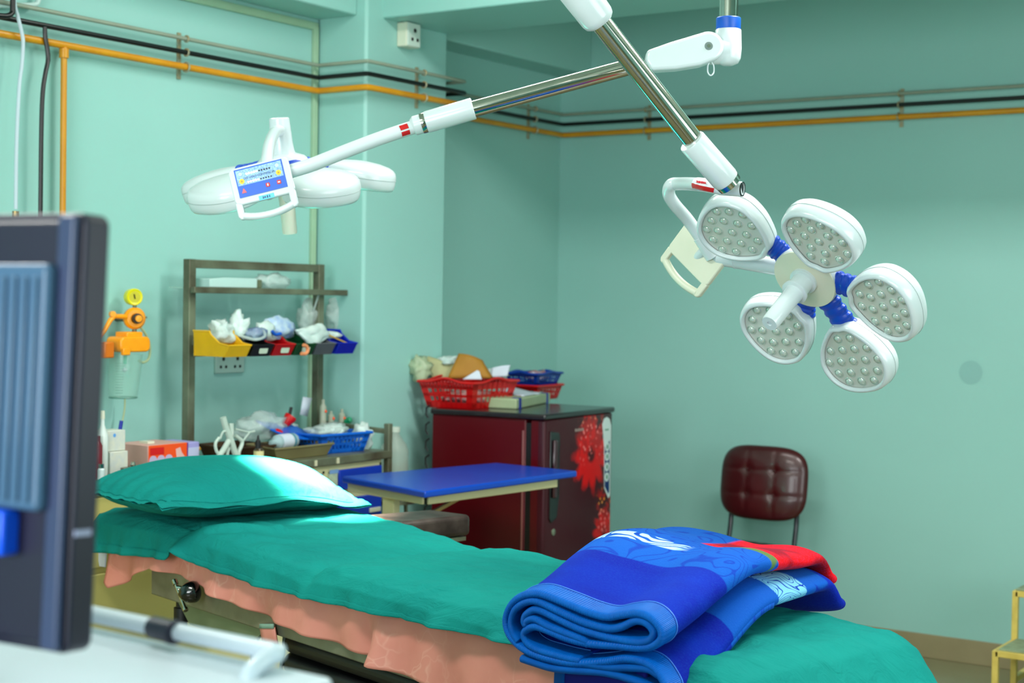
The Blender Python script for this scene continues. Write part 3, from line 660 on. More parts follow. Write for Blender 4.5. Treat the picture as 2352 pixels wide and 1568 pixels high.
# --- the light on the right (off), seen from below
H = at(1840, 652, 3.6); N = cs(-.574, -.615, .54).normalized(); E0 = cs(-.787, .594, -.16); E0 = (E0-N*E0.dot(N)).normalized(); E1 = cs(.222, .517, .824); E1 = (E1-N*E1.dot(N)-E0*E1.dot(E0)).normalized()
rl = thing('surgical_light', 'switched off surgical light on the right showing its five lensed petals from below', 'surgical light', H, 'surgical lights')
make_head(rl, H-N*.03, N, E0, E1, -8, 0, True, (RT*.024-UP*.012)-N*(RT*.024-UP*.012).dot(N))
# radial spindle, yoke tube, box
a324 = rad(-36); D = E0*math.cos(a324)+E1*math.sin(a324)
p0 = H-N*.045+D*.03; p1 = at(1645, 594, (at(1645, 594, 3.6)-CAM).dot(FW)); p1 = H-N*.045+D*.245
MB().tube([p0, p1], .0205, 24).tube([joint_line(p0, p1, .78), joint_line(p0, p1, .80)], .0215, 24).tube([p1-D*.0, p1+D*.012], [.0205, .016], 24).build('spindle', white, rl)
dj = (p1-CAM).dot(FW); dt = 3.425
yk = [at(1636, 590, dj), at(1610, 548, dj-.01), at(1580, 505, dj-.03), at(1550, 470, dj-.07), at(1536, 445, dj-.10), at(1541, 425, dj-.13), at(1562, 422, dj-.16), at(1610, 424, dt), at(1660, 432, dt-.03), at(1703, 434, dt-.05)]
YS = spline(yk, 8)
MB().tube(YS, .0150, 24).build('yoke_tube', white, rl)
MB().tube([yk[0]+(yk[1]-yk[0])*.0, yk[0]+(yk[1]-yk[0])*1.1], .0172, 24).build('yoke_collar', white, rl)
e = yk[-1]; d_ = (yk[-1]-yk[-2]).normalized(); MB().lathe([(.0155, -.05), (.0165, .0), (.0150, .003), (.0125, .003), (.012, -.012), (0, -.012)], e, d_, 28).build('tube_end', white, rl)
MB().lathe([(.0158, .0), (.0160, .0035), (.0128, .0035), (.0126, -.004), (0, -.004)], e, d_, 28).build('end_plug', mat('dark_chrome', (.25, .27, .3), .2, .9), rl)
# warning label wrapped on the tube
def wrap(path, i0, i1, r, a0, a1, m, nm, par, upv=UP):
    pts = path[i0:i1+1]
    def f(u, v):
        k = u*(len(pts)-1); i = min(len(pts)-2, int(k)); p = pts[i].lerp(pts[i+1], k-i); tt = (pts[i+1]-pts[i]).normalized(); nrm = (-FW-tt*(-FW).dot(tt)).normalized(); bi = tt.cross(nrm); a = rad(a0+(a1-a0)*v)
        return p+(nrm*math.cos(a)+bi*math.sin(a))*r
    return MB().grid(f, 10, 10).build(nm, m, par)
n_ = len(YS); i0 = int(n_*.765); i1 = int(n_*.845)
lb = wrap(YS, i0, i1, .0154, -70, 62, mat('label_white', (.9, .93, .95), .4), 'warning_label', rl)
wrap(YS, i0, i1, .01555, 18, 62, redl, 'red_band', lb)
pm = (YS[i0]+YS[i1])/2; tt = (YS[i1]-YS[i0]).normalized(); nr = (-FW-tt*(-FW).dot(tt)).normalized(); UPD = nr.cross(-tt)
text_mesh('WARNING', .0066, mat('red_ink', (.80, .05, .15), .5), lb, frame(YS[(i0+i1)//2]+nr*.0168+UP*.002, -tt, UPD, nr), bold=.0003)
# arm: sleeve, chrome tube, upper housing
q0, q1, q2, q3 = at(1667, 413, 3.345), at(1606, 352, 3.355), at(1380, 52, 3.24), at(1230, -150, 3.17)
q1 = at(1603, 340, 3.31)
ax = (q1-q0).normalized()
MB().lathe([(.0, -.002), (.028, -.002), (.030, .004), (.030, .115), (.0285, .118), (.022, .117)], q0, (q1-q0), 36).build('sleeve', white, rl)
MB().lathe([(.0275, -.014), (.0285, -.002), (.0, -.002)], q0, ax, 36).build('sleeve_ring', chrome, rl)
MB().tube([q0+ax*.05, q2], .0218, 32).build('arm_tube', chrome, rl)
ax2 = (q3-q2).normalized(); MB().lathe([(.0, .0), (.026, -.002), (.033, .004), (.036, .014), (.038, .06), (.043, .2), (.048, .26)], q2, ax2, 32).build('arm_housing', white, rl)
qe = q2+ax2*.27
MB().lathe([(0, -.06), (.03, -.055), (.052, -.03), (.055, 0), (.052, .05), (.04, .07), (0, .07)], qe, UZ, 32).build('pivot_housing', white, rl)
MB().tube([qe+UZ*.05, V((qe.x, qe.y, ZC-.06))], .0235, 32).build('drop_pole', chrome, rl)
MB().lathe([(0, 0), (.09, 0), (.09, -.03), (.05, -.07), (0, -.07)], V((qe.x, qe.y, ZC)), UZ, 32).build('ceiling_flange', white, rl)
# box
bc = at(1598, 596, dj+.045); U = cs(.065, -.075, .055).normalized(); W_ = cs(.060, .088, .045); W_ = (W_-U*W_.dot(U)).normalized()
control_box(rl, bc, -U, W_, False)
MB().tube([bc, at(1622, 570, dj)], .012, 16).build('box_mount', white, rl)

# --- the light on the left (lit), seen edge on from slightly above
HL = at(652, 388, 4.32); NL = cs(.065, -.975, -.20).normalized(); EF = cs(-.05, -.16, 1); EF = (EF-NL*EF.dot(NL)).normalized(); ER = EF.cross(NL).normalized()
if ER.dot(RT) < 0: ER = -ER
ll = thing('surgical_light', 'lit surgical light on the left with blue control panel, seen edge-on over the pillow', 'surgical light', HL, 'surgical lights')
make_head(ll, HL+NL*.0, NL, EF, ER, -12, 36, False, K=1.12)
PM_led = mat('led_panel_glow', (.95, .97, .92), .4, emit=((1, .98, .92), 2.0))
top = HL-NL*.135
MB().lathe([(.040, -.030), (.0335, -.050), (.031, -.07), (.0275, -.138), (.025, -.140), (.0225, -.138), (.022, -.125), (0, -.12)], HL, NL, 32).build('spindle', white, ll)
yk = [at(642, 300, 4.26), at(630, 306, 4.18), at(619, 332, 4.04), at(614, 365, 3.95), at(614, 395, 3.92)]
MB().tube(spline(yk, 8), .0155, 24).build('yoke_tube', white, ll)
j = at(955, 290, 3.92); pb = at(672, 392, 3.86)
YL = spline([pb+(pb-j).normalized()*.03, pb, at(720, 377, 3.865), at(800, 345, 3.88), at(880, 315, 3.9), j], 8)
MB().tube(YL, .0172, 24).build('yoke_arm', white, ll)
c = at(604, 432, 3.82); U = cs(125, 31, 2).normalized(); W_ = cs(-28, 105, -6); W_ = (W_-U*W_.dot(U)).normalized()
control_box(ll, c, U, W_, True)
MB().tube([c-U.cross(W_)*.01, c-U.cross(W_)*.07], .02, 16).build('box_mount', white, ll)
n_ = len(YL); wrap(YL, n_-5, n_-3, .0178, -42, 5, redl, 'red_label', ll); wrap(YL, n_-5, n_-3, .0178, 18, 60, redl, 'red_label', ll)
q0, q1, q2, q3 = at(968, 284, 3.92), at(1084, 250, 3.915), at(1470, 147, 3.89), at(1650, 105, 3.9)
ax = (q1-q0).normalized()
MB().lathe([(.0, -.026), (.018, -.026), (.0245, -.018), (.0245, .0), (0, .0)], q0, ax, 32).build('arm_joint', white, ll)
MB().lathe([(.0255, .0), (.0262, .006), (.0255, .012)], q0, ax, 32).build('joint_ring', chrome, ll)
MB().lathe([(.0, .012), (.0265, .012), (.0275, .016), (.0275, .134), (.026, .136), (.02, .135)], q0, ax, 36).build('sleeve', white, ll)
MB().tube([q0+ax*.06, q2], .0208, 32).build('arm_tube', chrome, ll)
# pivot arm housing
pv = at(1625, 110, 3.88); sd = -FW
dirA = (q2-pv); dirA -= sd*dirA.dot(sd); dirA.normalize(); prp = sd.cross(dirA).normalized()
if prp.z < 0: prp = -prp
outl = [(.0, .044)]+[(math.cos(rad(a))*.046, math.sin(rad(a))*.046) for a in range(100, 261, 16)][::-1]
outl = [(-.037*math.sin(rad(a)), .037*math.cos(rad(a))) for a in range(0, 181, 12)]+[(.03, -.041), (.09, -.037), (.150, -.027), (.160, .0), (.150, .024), (.09, .031)]
MB().prism(outl, pv, dirA, prp, -.024, .026, sd).build('arm_housing', white, ll, bevel=.008, seg=4)
MB().lathe([(.0, .027), (.0095, .027), (.0105, .0258)], pv, sd, 24).build('pivot_cap', mat('grey_metal', (.55, .6, .6), .3, .6), ll)
MB().lathe([(.0, .0285), (.0045, .0285), (.0045, .027)], pv, sd, 16).build('pivot_bolt', chrome, ll)
el = at(1672, 112, 3.9); topc = at(1672, 72, 3.9)
MB().lathe([(0, -.042), (.012, -.042), (.026, -.036), (.032, -.024), (.034, .0), (.032, .046), (.0285, .049), (0, .05)], el, UZ, 36).tube([el-RT*.0-UZ*.002, el-RT*.052-UZ*.004], .036, 28).build('elbow', white, ll, ang=50)
MB().lathe([(.0295, .047), (.0305, .049), (.0305, .075), (.029, .077), (0, .077)], el, UZ, 36).build('blue_collar', blueplastic, ll)
MB().tube([el+UZ*.07, el+UZ*(ZC-el.z-.06)], .0235, 32).build('drop_pole', chrome, ll)
MB().lathe([(0, 0), (.09, 0), (.09, -.03), (.05, -.07), (0, -.07)], V((el.x, el.y, ZC)), UZ, 32).build('ceiling_flange', white, ll)
lp = at(1633, 150, 3.88); MB().tube(spline([lp+RT*x*.001+UZ*y*.001 for x, y in ((-4, 8), (-8, -2), (-7, -18), (0, -25), (7, -18), (7, -2), (2, 8))], 5), .0018, 8).build('cable_loop', white, ll)
# light from the lit head: its LED panels
for k in range(5):
    a = rad(36+72*k); Ur = EF*math.cos(a)+ER*math.sin(a)
    l = bpy.data.lights.new('led_panel_light', 'SPOT'); l.energy = 560; l.spot_size = rad(29); l.spot_blend = 1.0; l.shadow_soft_size = .03; l.color = (1, .96, .74)
    o = bpy.data.objects.new('led_panel_light', l); COL.objects.link(o); o.location = HL+Ur*.2+NL*.10
    aim = T(1.0, -.13, 1.0); o.rotation_euler = (aim-o.location).to_track_quat('-Z', 'Y').to_euler()

# ------------------------------------------------------------------ crash cart with upright frame
CT = .93; XF, XB = -3.66, -4.02; CL, CR = 3.93, 4.615
cc = thing('crash_cart', 'worn steel crash cart with tall frame and blue drawers against the left wall', 'cart', ((XF+XB)/2, (CL+CR)/2, 0))
def bar(name, a, b, w_, m, par, h=None, bev=.002): return MB().bar(a, b, w_, h).build(name, m, par, bevel=bev)
bar('post', (XB, CL, .93), (XB, CL, 1.628), .032, rust, cc); bar('post', (XB, CR, .93), (XB, CR, 1.628), .032, rust, cc)
bar('top_bar', (XB, CL+.016, 1.612), (XB, CR-.016, 1.612), .030, rust, cc)
xs = onx(447, 665, -3.93); ys = onx(815, 672, -3.93)
bar('cross_bar', (-3.985, CL-.02, 1.520), (-3.985, CR+.12, 1.520), .022, rust, cc)
MB().box((-4.12, CL, 1.525), (-3.985, CR+.02, 1.531)).build('glass_shelf', mat('shelf_glass', (.7, .85, .8), .15, alpha=.35), cc)
bar('bin_rail', (-3.995, CL, 1.335), (-3.995, CR+.09, 1.335), .02, rust, cc)
bar('bin_rail', (-3.995, CL, 1.292), (-3.995, CR+.09, 1.292), .012, rust, cc)
MB().box((XB-.02, CL-.03, CT-.03), (XF, CR+.02, CT)).build('worktop', rust, cc, bevel=.004)
MB().box((XB, CL-.01, .12), (XF-.02, CR-.02, CT-.03)).build('body', creamm, cc, bevel=.006)
bar('guard_post', (XF-.015, CR+.01, .1), (XF-.015, CR+.01, 1.03), .024, rust, cc); bar('guard_post', (XF-.015, CL-.02, .1), (XF-.015, CL-.02, .93), .024, rust, cc)
bar('guard_rail', (XB+.02, CR+.01, 1.015), (XF-.015, CR+.01, 1.0), .018, rust, cc)
bar('guard_post', (XB+.0, CR+.01, .93), (XB+.0, CR+.01, 1.02), .02, rust, cc)
bd = mat('drawer_blue', (.0, .19, .68), .4, nz=((.0, .14, .58), .4, 12))
for y0, y1, z0, z1 in ((3.96, 4.245, .80, .872), (4.335, 4.580, .805, .878), (3.96, 4.245, .685, .775), (4.29, 4.580, .690, .772),):
    d = MB().box((XF-.022, y0, z0), (XF-.006, y1, z1)).build('drawer', bd, cc, bevel=.003)
    MB().box((XF-.006, y1-.075, z0+.018), (XF+.003, y1-.015, z0+.034)).build('handle', creamplastic, d, bevel=.002)
stk = MB().box((XF-.02, 4.285, .80), (XF-.012, 4.332, .868)).build('checklist', mat('sticker_paper', (.72, .78, .66), .6, nz=((.45, .5, .6), .5, 60)), cc)
MB().box((XF-.012, 4.287, .868), (XF-.011, 4.335, .882)).build('label_strip', mat('sticker_blue', (.45, .6, .8), .5), cc)
for y, z in ((4.262, .875), (4.585, .882)): MB().lathe([(.005, 0), (.005, .003), (0, .004)], (XF-.02, y, z), (1, 0, 0), 10).build('screw', black, cc)
for y in (4.19, 4.31): MB().box((XF-.002, y, .905), (XF+.004, y+.012, .925)).build('tape_piece', mat('tape_cream', (.8, .78, .66), .6), cc)
o = MB().tube(spline([(XB+.01, CL-.03, .935), (XB+.03, CL, .952), (XB+.04, CL+.02, .965)], 4), .007, 8).build('yellow_tie', mat('yellow_tape', (.8, .6, .05), .5)); tag(o, 'yellow plastic tie at the foot of the left cart post', 'tie')

# bins on the rail
def bin_(y, w_, col, lab, xo=-3.975, z0=1.29):
    m = mat('bin_'+lab.split()[0], col, .4, nz=(tuple(c*.8 for c in col), .4, 14))
    t = thing('storage_bin', lab, 'bin', (xo+.07, y, z0), 'storage bins on the cart rail')
    D, H_, w = .155, .088, w_/2
    prof = [(0, 0), (D*.93, 0), (D*1.08, .040), (D*.80, .046), (D*.55, .074), (D*.5, H_), (0, H_)]
    mb = MB(); th = .003
    for sg in (-1, 1):
        fl = lambda x, z: w*(.88+.12*(z/H_)) 
        a = [V((xo+x, y+sg*(w*.90+w*.10*z/H_), z0+z)) for x, z in prof]; b = [V((p.x, p.y-sg*th, p.z)) for p in a]
        n = len(a); mb.add(a+b, [tuple(range(n)), tuple(reversed(range(n, 2*n)))]+[(i, (i+1) % n, n+(i+1) % n, n+i) for i in range(n)])
    mb.box((xo, y-w*.90, z0), (xo+D*.93, y+w*.90, z0+th)).box((xo, y-w*.95, z0), (xo+th, y+w*.95, z0+H_))
    mb.bar((xo+D*.93, y, z0), (xo+D*1.08, y, z0+.040), w*1.86, th, up=V((0, 0, 1)))
    mb.build('body', m, t, bevel=.001)
    mb = MB()
    for sg in (-1, 1): mb.tube([V((xo+x, y+sg*w*(.9+.1*z/H_), z0+z)) for x, z in ((D*1.08, .040), (D*.80, .047), (D*.55, .075), (D*.5, H_), (0, H_))], .003, 6)
    mb.tube([V((xo+D*1.08, y-w*.95, z0+.040)), V((xo+D*1.08, y+w*.95, z0+.040))], .003, 6).build('rim', m, t)
    return t, xo, D, H_, m
lbm = mat('bin_label', (.78, .84, .76), .6)
bins = [(3.965, .118, (.92, .70, .02), 'yellow storage bin, leftmost on the cart rail'), (4.085, .108, (.02, .02, .03), 'black storage bin between the yellow and the red bin'), (4.197, .108, (.72, .0, .03), 'red storage bin with white label on the cart rail'),
        (4.309, .108, (.0, .27, .13), 'green storage bin right of the red bin'), (4.421, .108, (.34, .36, .38), 'grey storage bin under the big white packet'), (4.545, .112, (.0, .12, .68), 'dark blue storage bin, rightmost on the cart rail')]
for i, (y, w_, col, lab) in enumerate(bins):
    t, xo, D, H_, m = bin_(y, w_, col, lab)
    if i in (1, 2, 3):
        a = V((xo+D*1.0, y+.006, 1.29+.022)); MB().prism(rrect(.042, .026, .005, 2), a+V((.004, 0, 0)), V((0, 1, 0)), V((.30, 0, .95)), 0, .0012, V((.95, 0, -.3))).build('label', lbm, t)
def packet(x, y, z, sx, sy, sz, seed, m, name, lab, cat='packet', grp=None, **k):
    o = crumple((x, y, z), (sx, sy, sz), seed, **k).build(name, m, ang=180); return tag(o, lab, cat, grp)
packet(-3.92, 3.99, 1.335, .045, .045, .042, 1, packm, 'gauze_packet', 'crumpled white gauze packet heaped in the yellow bin', amp=.6)
packet(-3.90, 4.05, 1.345, .035, .035, .052, 7, packm, 'gauze_packet', 'tall crumpled white packet at the right end of the yellow bin', amp=.6)
o = MB().tube(spline([(-3.84, 3.99, 1.365), (-3.80, 4.03, 1.350), (-3.80, 4.08, 1.362), (-3.86, 4.13, 1.385), (-3.9, 4.16, 1.392)], 6), .005, 8).build('clear_tube', bagm); tag(o, 'clear tubing spilling from the yellow bin to the red bin', 'tubing')
packet(-3.87, 4.105, 1.345, .035, .05, .026, 3, mat('blue_grey_film', (.35, .42, .58), .4, nz=((.6, .68, .72), .7, 20)), 'blue_packet', 'blue grey film packet lying in the black bin')
packet(-3.89, 4.175, 1.34, .03, .05, .04, 4, packm, 'syringe_packet', 'white syringe packets standing in the red bin')
packet(-3.90, 4.255, 1.345, .032, .085, .046, 5, mat('printed_packet', (.74, .82, .86), .4, nz=((.2, .42, .8), .6, 30)), 'printed_packet', 'white packet with blue print above the red and green bins')
mb = MB(); A_, B_, C_, D2 = onx(680, 758, -3.84), onx(738, 744, -3.86), onx(757, 772, -3.86), onx(714, 800, -3.82)
def big(u, v): p = A_.lerp(B_, u).lerp(D2.lerp(C_, u), v); return p+V((.012*noise.noise(V((u*3, v*3, 2)))+.012*math.sin(u*3)*math.sin(v*3), 0, .004*noise.noise(V((u*4, v*5, 0)))))
o = MB().grid(big, 14, 14).build('white_packet', packm, solid=.012, ang=180); tag(o, 'large white paper packet leaning over the grey bin', 'packet')
o = MB().bar(onx(752, 768, -3.85), onx(797, 788, -3.85), .005).build('yellow_stick', mat('yellow_stick', (.75, .6, .2), .5)); tag(o, 'yellow stick lying across the dark blue bin', 'stick')
packet(-3.90, 4.545, 1.345, .04, .04, .016, 8, packm, 'gauze_packet', 'white packet lying in the dark blue bin')
o = MB().tube(spline([onx(x, y, -3.79) for x, y in ((697, 792), (704, 795), (707, 804), (702, 812), (692, 812))], 4), .0065, 8).build('peach_tape', mat('peach_tape', (.88, .55, .36), .6)); tag(o, 'curl of peach coloured tape on the green bin', 'tape')
o = MB().tube(spline([onx(x, y, -3.85) for x, y in ((625, 760), (632, 768), (645, 766))], 4), .006, 8).build('blue_clip', blueplastic); tag(o, 'small blue clip between the black and the red bin', 'clip')
# top shelf
a = onx(470, 658, -4.0)
mb = MB(); yy0 = onx(468, 650, -4.02).y; yy1 = onx(577, 650, -4.02).y
mb.add([V((x, y, z)) for x, y, z in ((-4.08, yy0, 1.531), (-3.99, yy0, 1.531), (-3.99, yy1, 1.531), (-4.08, yy1, 1.531), (-4.08, yy0, 1.563), (-3.99, yy0, 1.560), (-3.99, yy0+.07, 1.566), (-3.99, yy1, 1.566), (-4.08, yy1, 1.568))], [(3, 2, 1, 0), (0, 1, 5, 4), (1, 2, 7, 6, 5), (2, 3, 8, 7), (3, 0, 4, 8), (4, 5, 6, 7, 8)])
o = mb.build('white_carton', mat('carton_white', (.72, .84, .82), .5), bevel=.002); tag(o, 'long flat white carton on the top glass shelf', 'box')
yk_ = onx(590, 648, -4.02).y; o = MB().box((-4.05, yk_-.018, 1.531), (-4.01, yk_+.018, 1.562)).build('small_box', mat('khaki_box', (.40, .44, .34), .5), bevel=.003); tag(o, 'small dark khaki box beside the white carton', 'box')
yk_ = onx(632, 645, -4.02).y; packet(-4.03, yk_, 1.531, .035, .085, .032, 11, bagm, 'plastic_bag', 'crumpled clear plastic bag on the top glass shelf', 'bag', amp=.5)
# bags hanging behind the right post
for (px, py, sy, sz, sd_, lab) in ((705, 735, .05, .07, 21, 'clear plastic bag hanging left of the right cart post'), (772, 730, .055, .075, 23, 'clear plastic bag hanging right of the right cart post')):
    q = onx(px, py, -4.05); o = crumple((-4.05, q.y, q.z-.05), (.03, sy, sz), sd_, amp=.5).tube([(-4.02, q.y, q.z+.03), (-4.0, q.y+.01, q.z+.10)], .004, 6).build('plastic_bag', bagm, ang=180); tag(o, lab, 'bag')

# things on the worktop
def tray(name, corners, z, h, m, lab, flare=.85):
    c = sum((V(p) for p in corners), V((0, 0, 0)))/4; b = [c+(V(p)-c)*flare for p in corners]
    t = thing(name, lab, 'tray', (c.x, c.y, z)); n = 4
    o_ = [V((p[0], p[1], z+h)) for p in corners]; i_ = [V((c.x+(p[0]-c.x)*.95, c.y+(p[1]-c.y)*.95, z+h)) for p in corners]; b = [V((p.x, p.y, z)) for p in b]; bi = [V((c.x+(p.x-c.x)*.95, c.y+(p.y-c.y)*.95, z+.004)) for p in b]
    mb = MB(); mb.add(o_+i_+b+bi, [(i, (i+1) % 4, 8+(i+1) % 4, 8+i) for i in range(4)]+[(4+i, 4+(i+1) % 4, 12+(i+1) % 4, 12+i) for i in range(4)]+[(i, (i+1) % 4, 4+(i+1) % 4, 4+i) for i in range(4)]+[(8, 9, 10, 11), (12, 13, 14, 15)])
    mb.build('pan', m, t, bevel=.003)
    MB().tube([V((p.x, p.y, z+h)) for p in o_], .004, 8, closed=True).build('rim', m, t); return t
bz = mat('tray_bronze', (.56, .52, .36), .35, .3, nz=((.45, .40, .26), .5, 8)); dz = mat('tray_dark', (.32, .22, .14), .4, .4, nz=((.12, .07, .04), .6, 8))
tray('steel_tray', [(-4.0, 3.96, 0), (-3.80, 3.93, 0), (-3.78, 4.12, 0), (-3.99, 4.16, 0)], CT, .045, dz, 'dark brown steel tray behind the white tubing bundle')
tray('steel_tray', [(-3.90, 4.10, 0), (-3.70, 4.03, 0), (-3.70, 4.34, 0), (-3.90, 4.38, 0)], CT, .042, bz, 'bronze coloured steel tray in front of the blue basket')
def basket(name, c, U, W, a, b, h, m, lab, rows=2, n1=9, n2=6, flare=.82, wave=0, feet=False, cat='basket'):
    """slotted plastic basket: solid rim, corner pieces, bars and bottom"""
    t = thing(name, lab, cat, c); c = V(c); U = V(U).normalized(); W = V(W).normalized()
    def P(x, y, z): k = flare+(1-flare)*z/h; return c+U*(x*a*k)+W*(y*b*k)+UZ*z
    mb = MB()
    sides = [((-1, -1), (1, -1), n1), ((1, -1), (1, 1), n2), ((1, 1), (-1, 1), n1), ((-1, 1), (-1, -1), n2)]
    def strip(p, q, z0, z1, f0=0, f1=1, th=.003):
        x0, y0 = p[0]+(q[0]-p[0])*f0, p[1]+(q[1]-p[1])*f0; x1, y1 = p[0]+(q[0]-p[0])*f1, p[1]+(q[1]-p[1])*f1
        A = [P(x0, y0, z0), P(x1, y1, z0), P(x1, y1, z1), P(x0, y0, z1)]; cen = c+UZ*(z0+z1)/2
        B = [v+(cen-v).normalized()*th for v in A]
        mb.add(A+B, [(0, 1, 2, 3), (7, 6, 5, 4)]+[(i, (i+1) % 4, 4+(i+1) % 4, 4+i) for i in range(4)])
    for p, q, n in sides:
        strip(p, q, h*.74, h); strip(p, q, 0, h*.24); strip(p, q, h*.44, h*.55)
        strip(p, q, 0, h, 0, .12); strip(p, q, 0, h, .88, 1)
        for k in range(1, n):
            f = .12+.76*k/n; strip(p, q, 0, h, f-.014, f+.014, .002)
    mb.add([P(-1, -1, 0), P(1, -1, 0), P(1, 1, 0), P(-1, 1, 0), P(-1, -1, .004), P(1, -1, .004), P(1, 1, .004), P(-1, 1, .004)], [(3, 2, 1, 0), (4, 5, 6, 7)]+[(i, (i+1) % 4, 4+(i+1) % 4, 4+i) for i in range(4)])
    mb.build('basket_body', m, t)
    rp = []
    cs_ = [(-1, -1), (1, -1), (1, 1), (-1, 1)]
    for i in range(4):
        p, q = cs_[i], cs_[(i+1) % 4]
        for k in range(16):
            f = k/16; wv = wave*ss(1-abs(f-.5)*3, 0, 1) if i % 2 == (0 if a >= b else 1) or wave else 0
            rp.append(P(p[0]+(q[0]-p[0])*f, p[1]+(q[1]-p[1])*f, h)*1.0+UZ*wv+(P(p[0]+(q[0]-p[0])*f, p[1]+(q[1]-p[1])*f, h)-(c+UZ*h)).normalized()*.004)
    MB().tube(rp, .0055, 8, closed=True).build('rim', m, t)
    if wave:
        mb = MB()
        for i in (0, 2):
            p, q = cs_[i], cs_[(i+1) % 4]; n = 16; A = []
            for k in range(n+1): f = k/n; A.append((P(p[0]+(q[0]-p[0])*f, p[1]+(q[1]-p[1])*f, h*.8), P(p[0]+(q[0]-p[0])*f, p[1]+(q[1]-p[1])*f, h)+UZ*wave*ss(1-abs(f-.5)*3, 0, 1)))
            for k in range(n): mb.add([A[k][0], A[k+1][0], A[k+1][1], A[k][1]], [(0, 1, 2, 3)])
        mb.build('handle_wall', m, t, solid=.003)
    return t
q = onz(778, 1040, CT)
basket('plastic_basket', (-3.80, 4.44, CT), (.12, 1, 0), (1, -.12, 0), .125, .085, .07, bluep, 'bright blue slotted plastic basket on the cart worktop', wave=0)
lid0 = V((-3.86, 4.26, .99))
def lid(u, v):
    x = (u-.5); y = (v-.5); return V((-3.87+y*.16, 4.29+x*.19, 1.005+y*.0-x*.02-.05*y+.02*(x*x+y*y)))
o = MB().grid(lid, 10, 10).build('basket_lid', bluep, solid=.006, ang=180); tag(o, 'tilted bright blue plastic tray lying between the steel tray and basket', 'tray')
packet(-3.81, 4.43, .985, .05, .10, .028, 31, bagm, 'plastic_bag', 'clear plastic bags heaped in the blue basket', 'bag', amp=.5)
packet(-3.80, 4.45, .98, .045, .075, .028, 37, packm, 'gauze_packet', 'white wrapped packets in the bright blue basket', amp=.5)
packet(-3.76, 4.575, CT, .04, .035, .055, 33, packm, 'plastic_bag', 'crumpled whitish bag squeezed between blue basket and cart rail', 'bag', amp=.5)
q = onz(600, 985, 1.0)
packet(-3.93, 4.20, .98, .06, .11, .055, 35, bagm, 'plastic_bag', 'large clear plastic bag behind the steel trays', 'bag', amp=.45)
packet(-3.95, 4.33, .98, .04, .09, .03, 36, packm, 'gauze_packet', 'white packets behind the tilted blue tray', amp=.5)
# white tubing bundle (twisted)
tb_ = thing('tubing_bundle', 'twisted bundle of white tubing standing in front of the dark tray', 'tubing', onx(525, 1055, -3.78))
wt = mat('white_tubing', (.72, .78, .74), .4, nz=((.6, .68, .64), .5, 20))
for pts, r in (([(512, 958), (520, 985), (530, 1010), (538, 1035), (545, 1050)], .011), ([(530, 972), (530, 1000), (515, 1030), (497, 1055)], .010), ([(503, 1005), (495, 1018), (497, 1035), (505, 1045)], .0055), ([(540, 1000), (556, 1015), (548, 1040), (552, 1058)], .007), ([(535, 1010), (522, 1040), (528, 1058)], .006), ([(540, 985), (570, 992), (585, 990)], .0035), ([(553, 1020), (566, 1002), (574, 992)], .0035), ([(505, 1008), (512, 992), (520, 990)], .004)):
    MB().tube(spline([onx(x, y, -3.76+.004*i) for i, (x, y) in enumerate(pts)], 6), r, 10).build('tube', wt, tb_)
q = onx(594, 1066, -3.70); q.z = CT
t = thing('medicine_bottle', 'small bottle with cream label and black dropper cap', 'bottle', q)
MB().lathe([(.016, 0), (.017, .003), (.017, .045), (.012, .052), (0, .052)], q, UZ, 20).build('bottle', mat('brown_glass', (.25, .2, .12), .2), t)
MB().lathe([(.0175, .004), (.0175, .044)], q, UZ, 20).build('label', mat('cream_label', (.84, .80, .58), .6), t)
MB().lathe([(.009, .052), (.009, .078), (.005, .082), (.003, .096), (0, .097)], q-V((0, .004, 0)), UZ, 16).build('cap', black, t)
q = onx(612, 1015, -3.76); q.z = .955
t = thing('saline_bottle', 'white labelled plastic bottle lying in the bronze tray', 'bottle', q)
a = onx(622, 1014, -3.80); d_ = V((-.1, 1, .0)).normalized(); MB().lathe([(0, 0), (.010, .001), (.011, .02), (.026, .035), (.027, .13), (.024, .138), (0, .138)], a-UZ*.005, d_, 22).build('bottle', mat('pale_plastic', (.66, .76, .78), .3, alpha=.8), t)
MB().lathe([(.0275, .045), (.0275, .105)], a-UZ*.005, d_, 22).build('label', paper, t)
MB().lathe([(.0276, .112), (.0276, .118)], a-UZ*.005, d_, 22).build('band', mat('teal_band', (.15, .5, .6), .5), t)
# red cone and pen
q = onx(662, 965, -3.92); o = MB().lathe([(0, -.03), (.012, -.025), (.024, .012), (.022, .02), (0, .02)], q, V((.3, .5, .8)), 20).build('red_funnel', redp); tag(o, 'small red plastic funnel behind the blue tray', 'funnel')
q = onx(640, 992, -3.86); o = MB().lathe([(0, -.008), (.014, -.005), (.014, .006), (0, .009)], q, V((.5, 0, .8)), 18).build('red_stopper', redp); tag(o, 'dark red round stopper in front of the blue tray', 'stopper')
a, b_ = onx(664, 957, -3.92), onx(669, 935, -3.92); o = MB().tube([a, b_], .006, 10).build('marker_pen', black); tag(o, 'black marker pen standing up from the red funnel', 'pen')
a = [onx(x, y, -3.95) for x, y in ((689, 952), (706, 956), (716, 914), (696, 911))]; mb = MB(); mb.add(a, [(0, 1, 2, 3)]); o = mb.build('paper_slip', paper, solid=.0015); tag(o, 'upright pale paper slip leaning by the right cart post', 'paper')
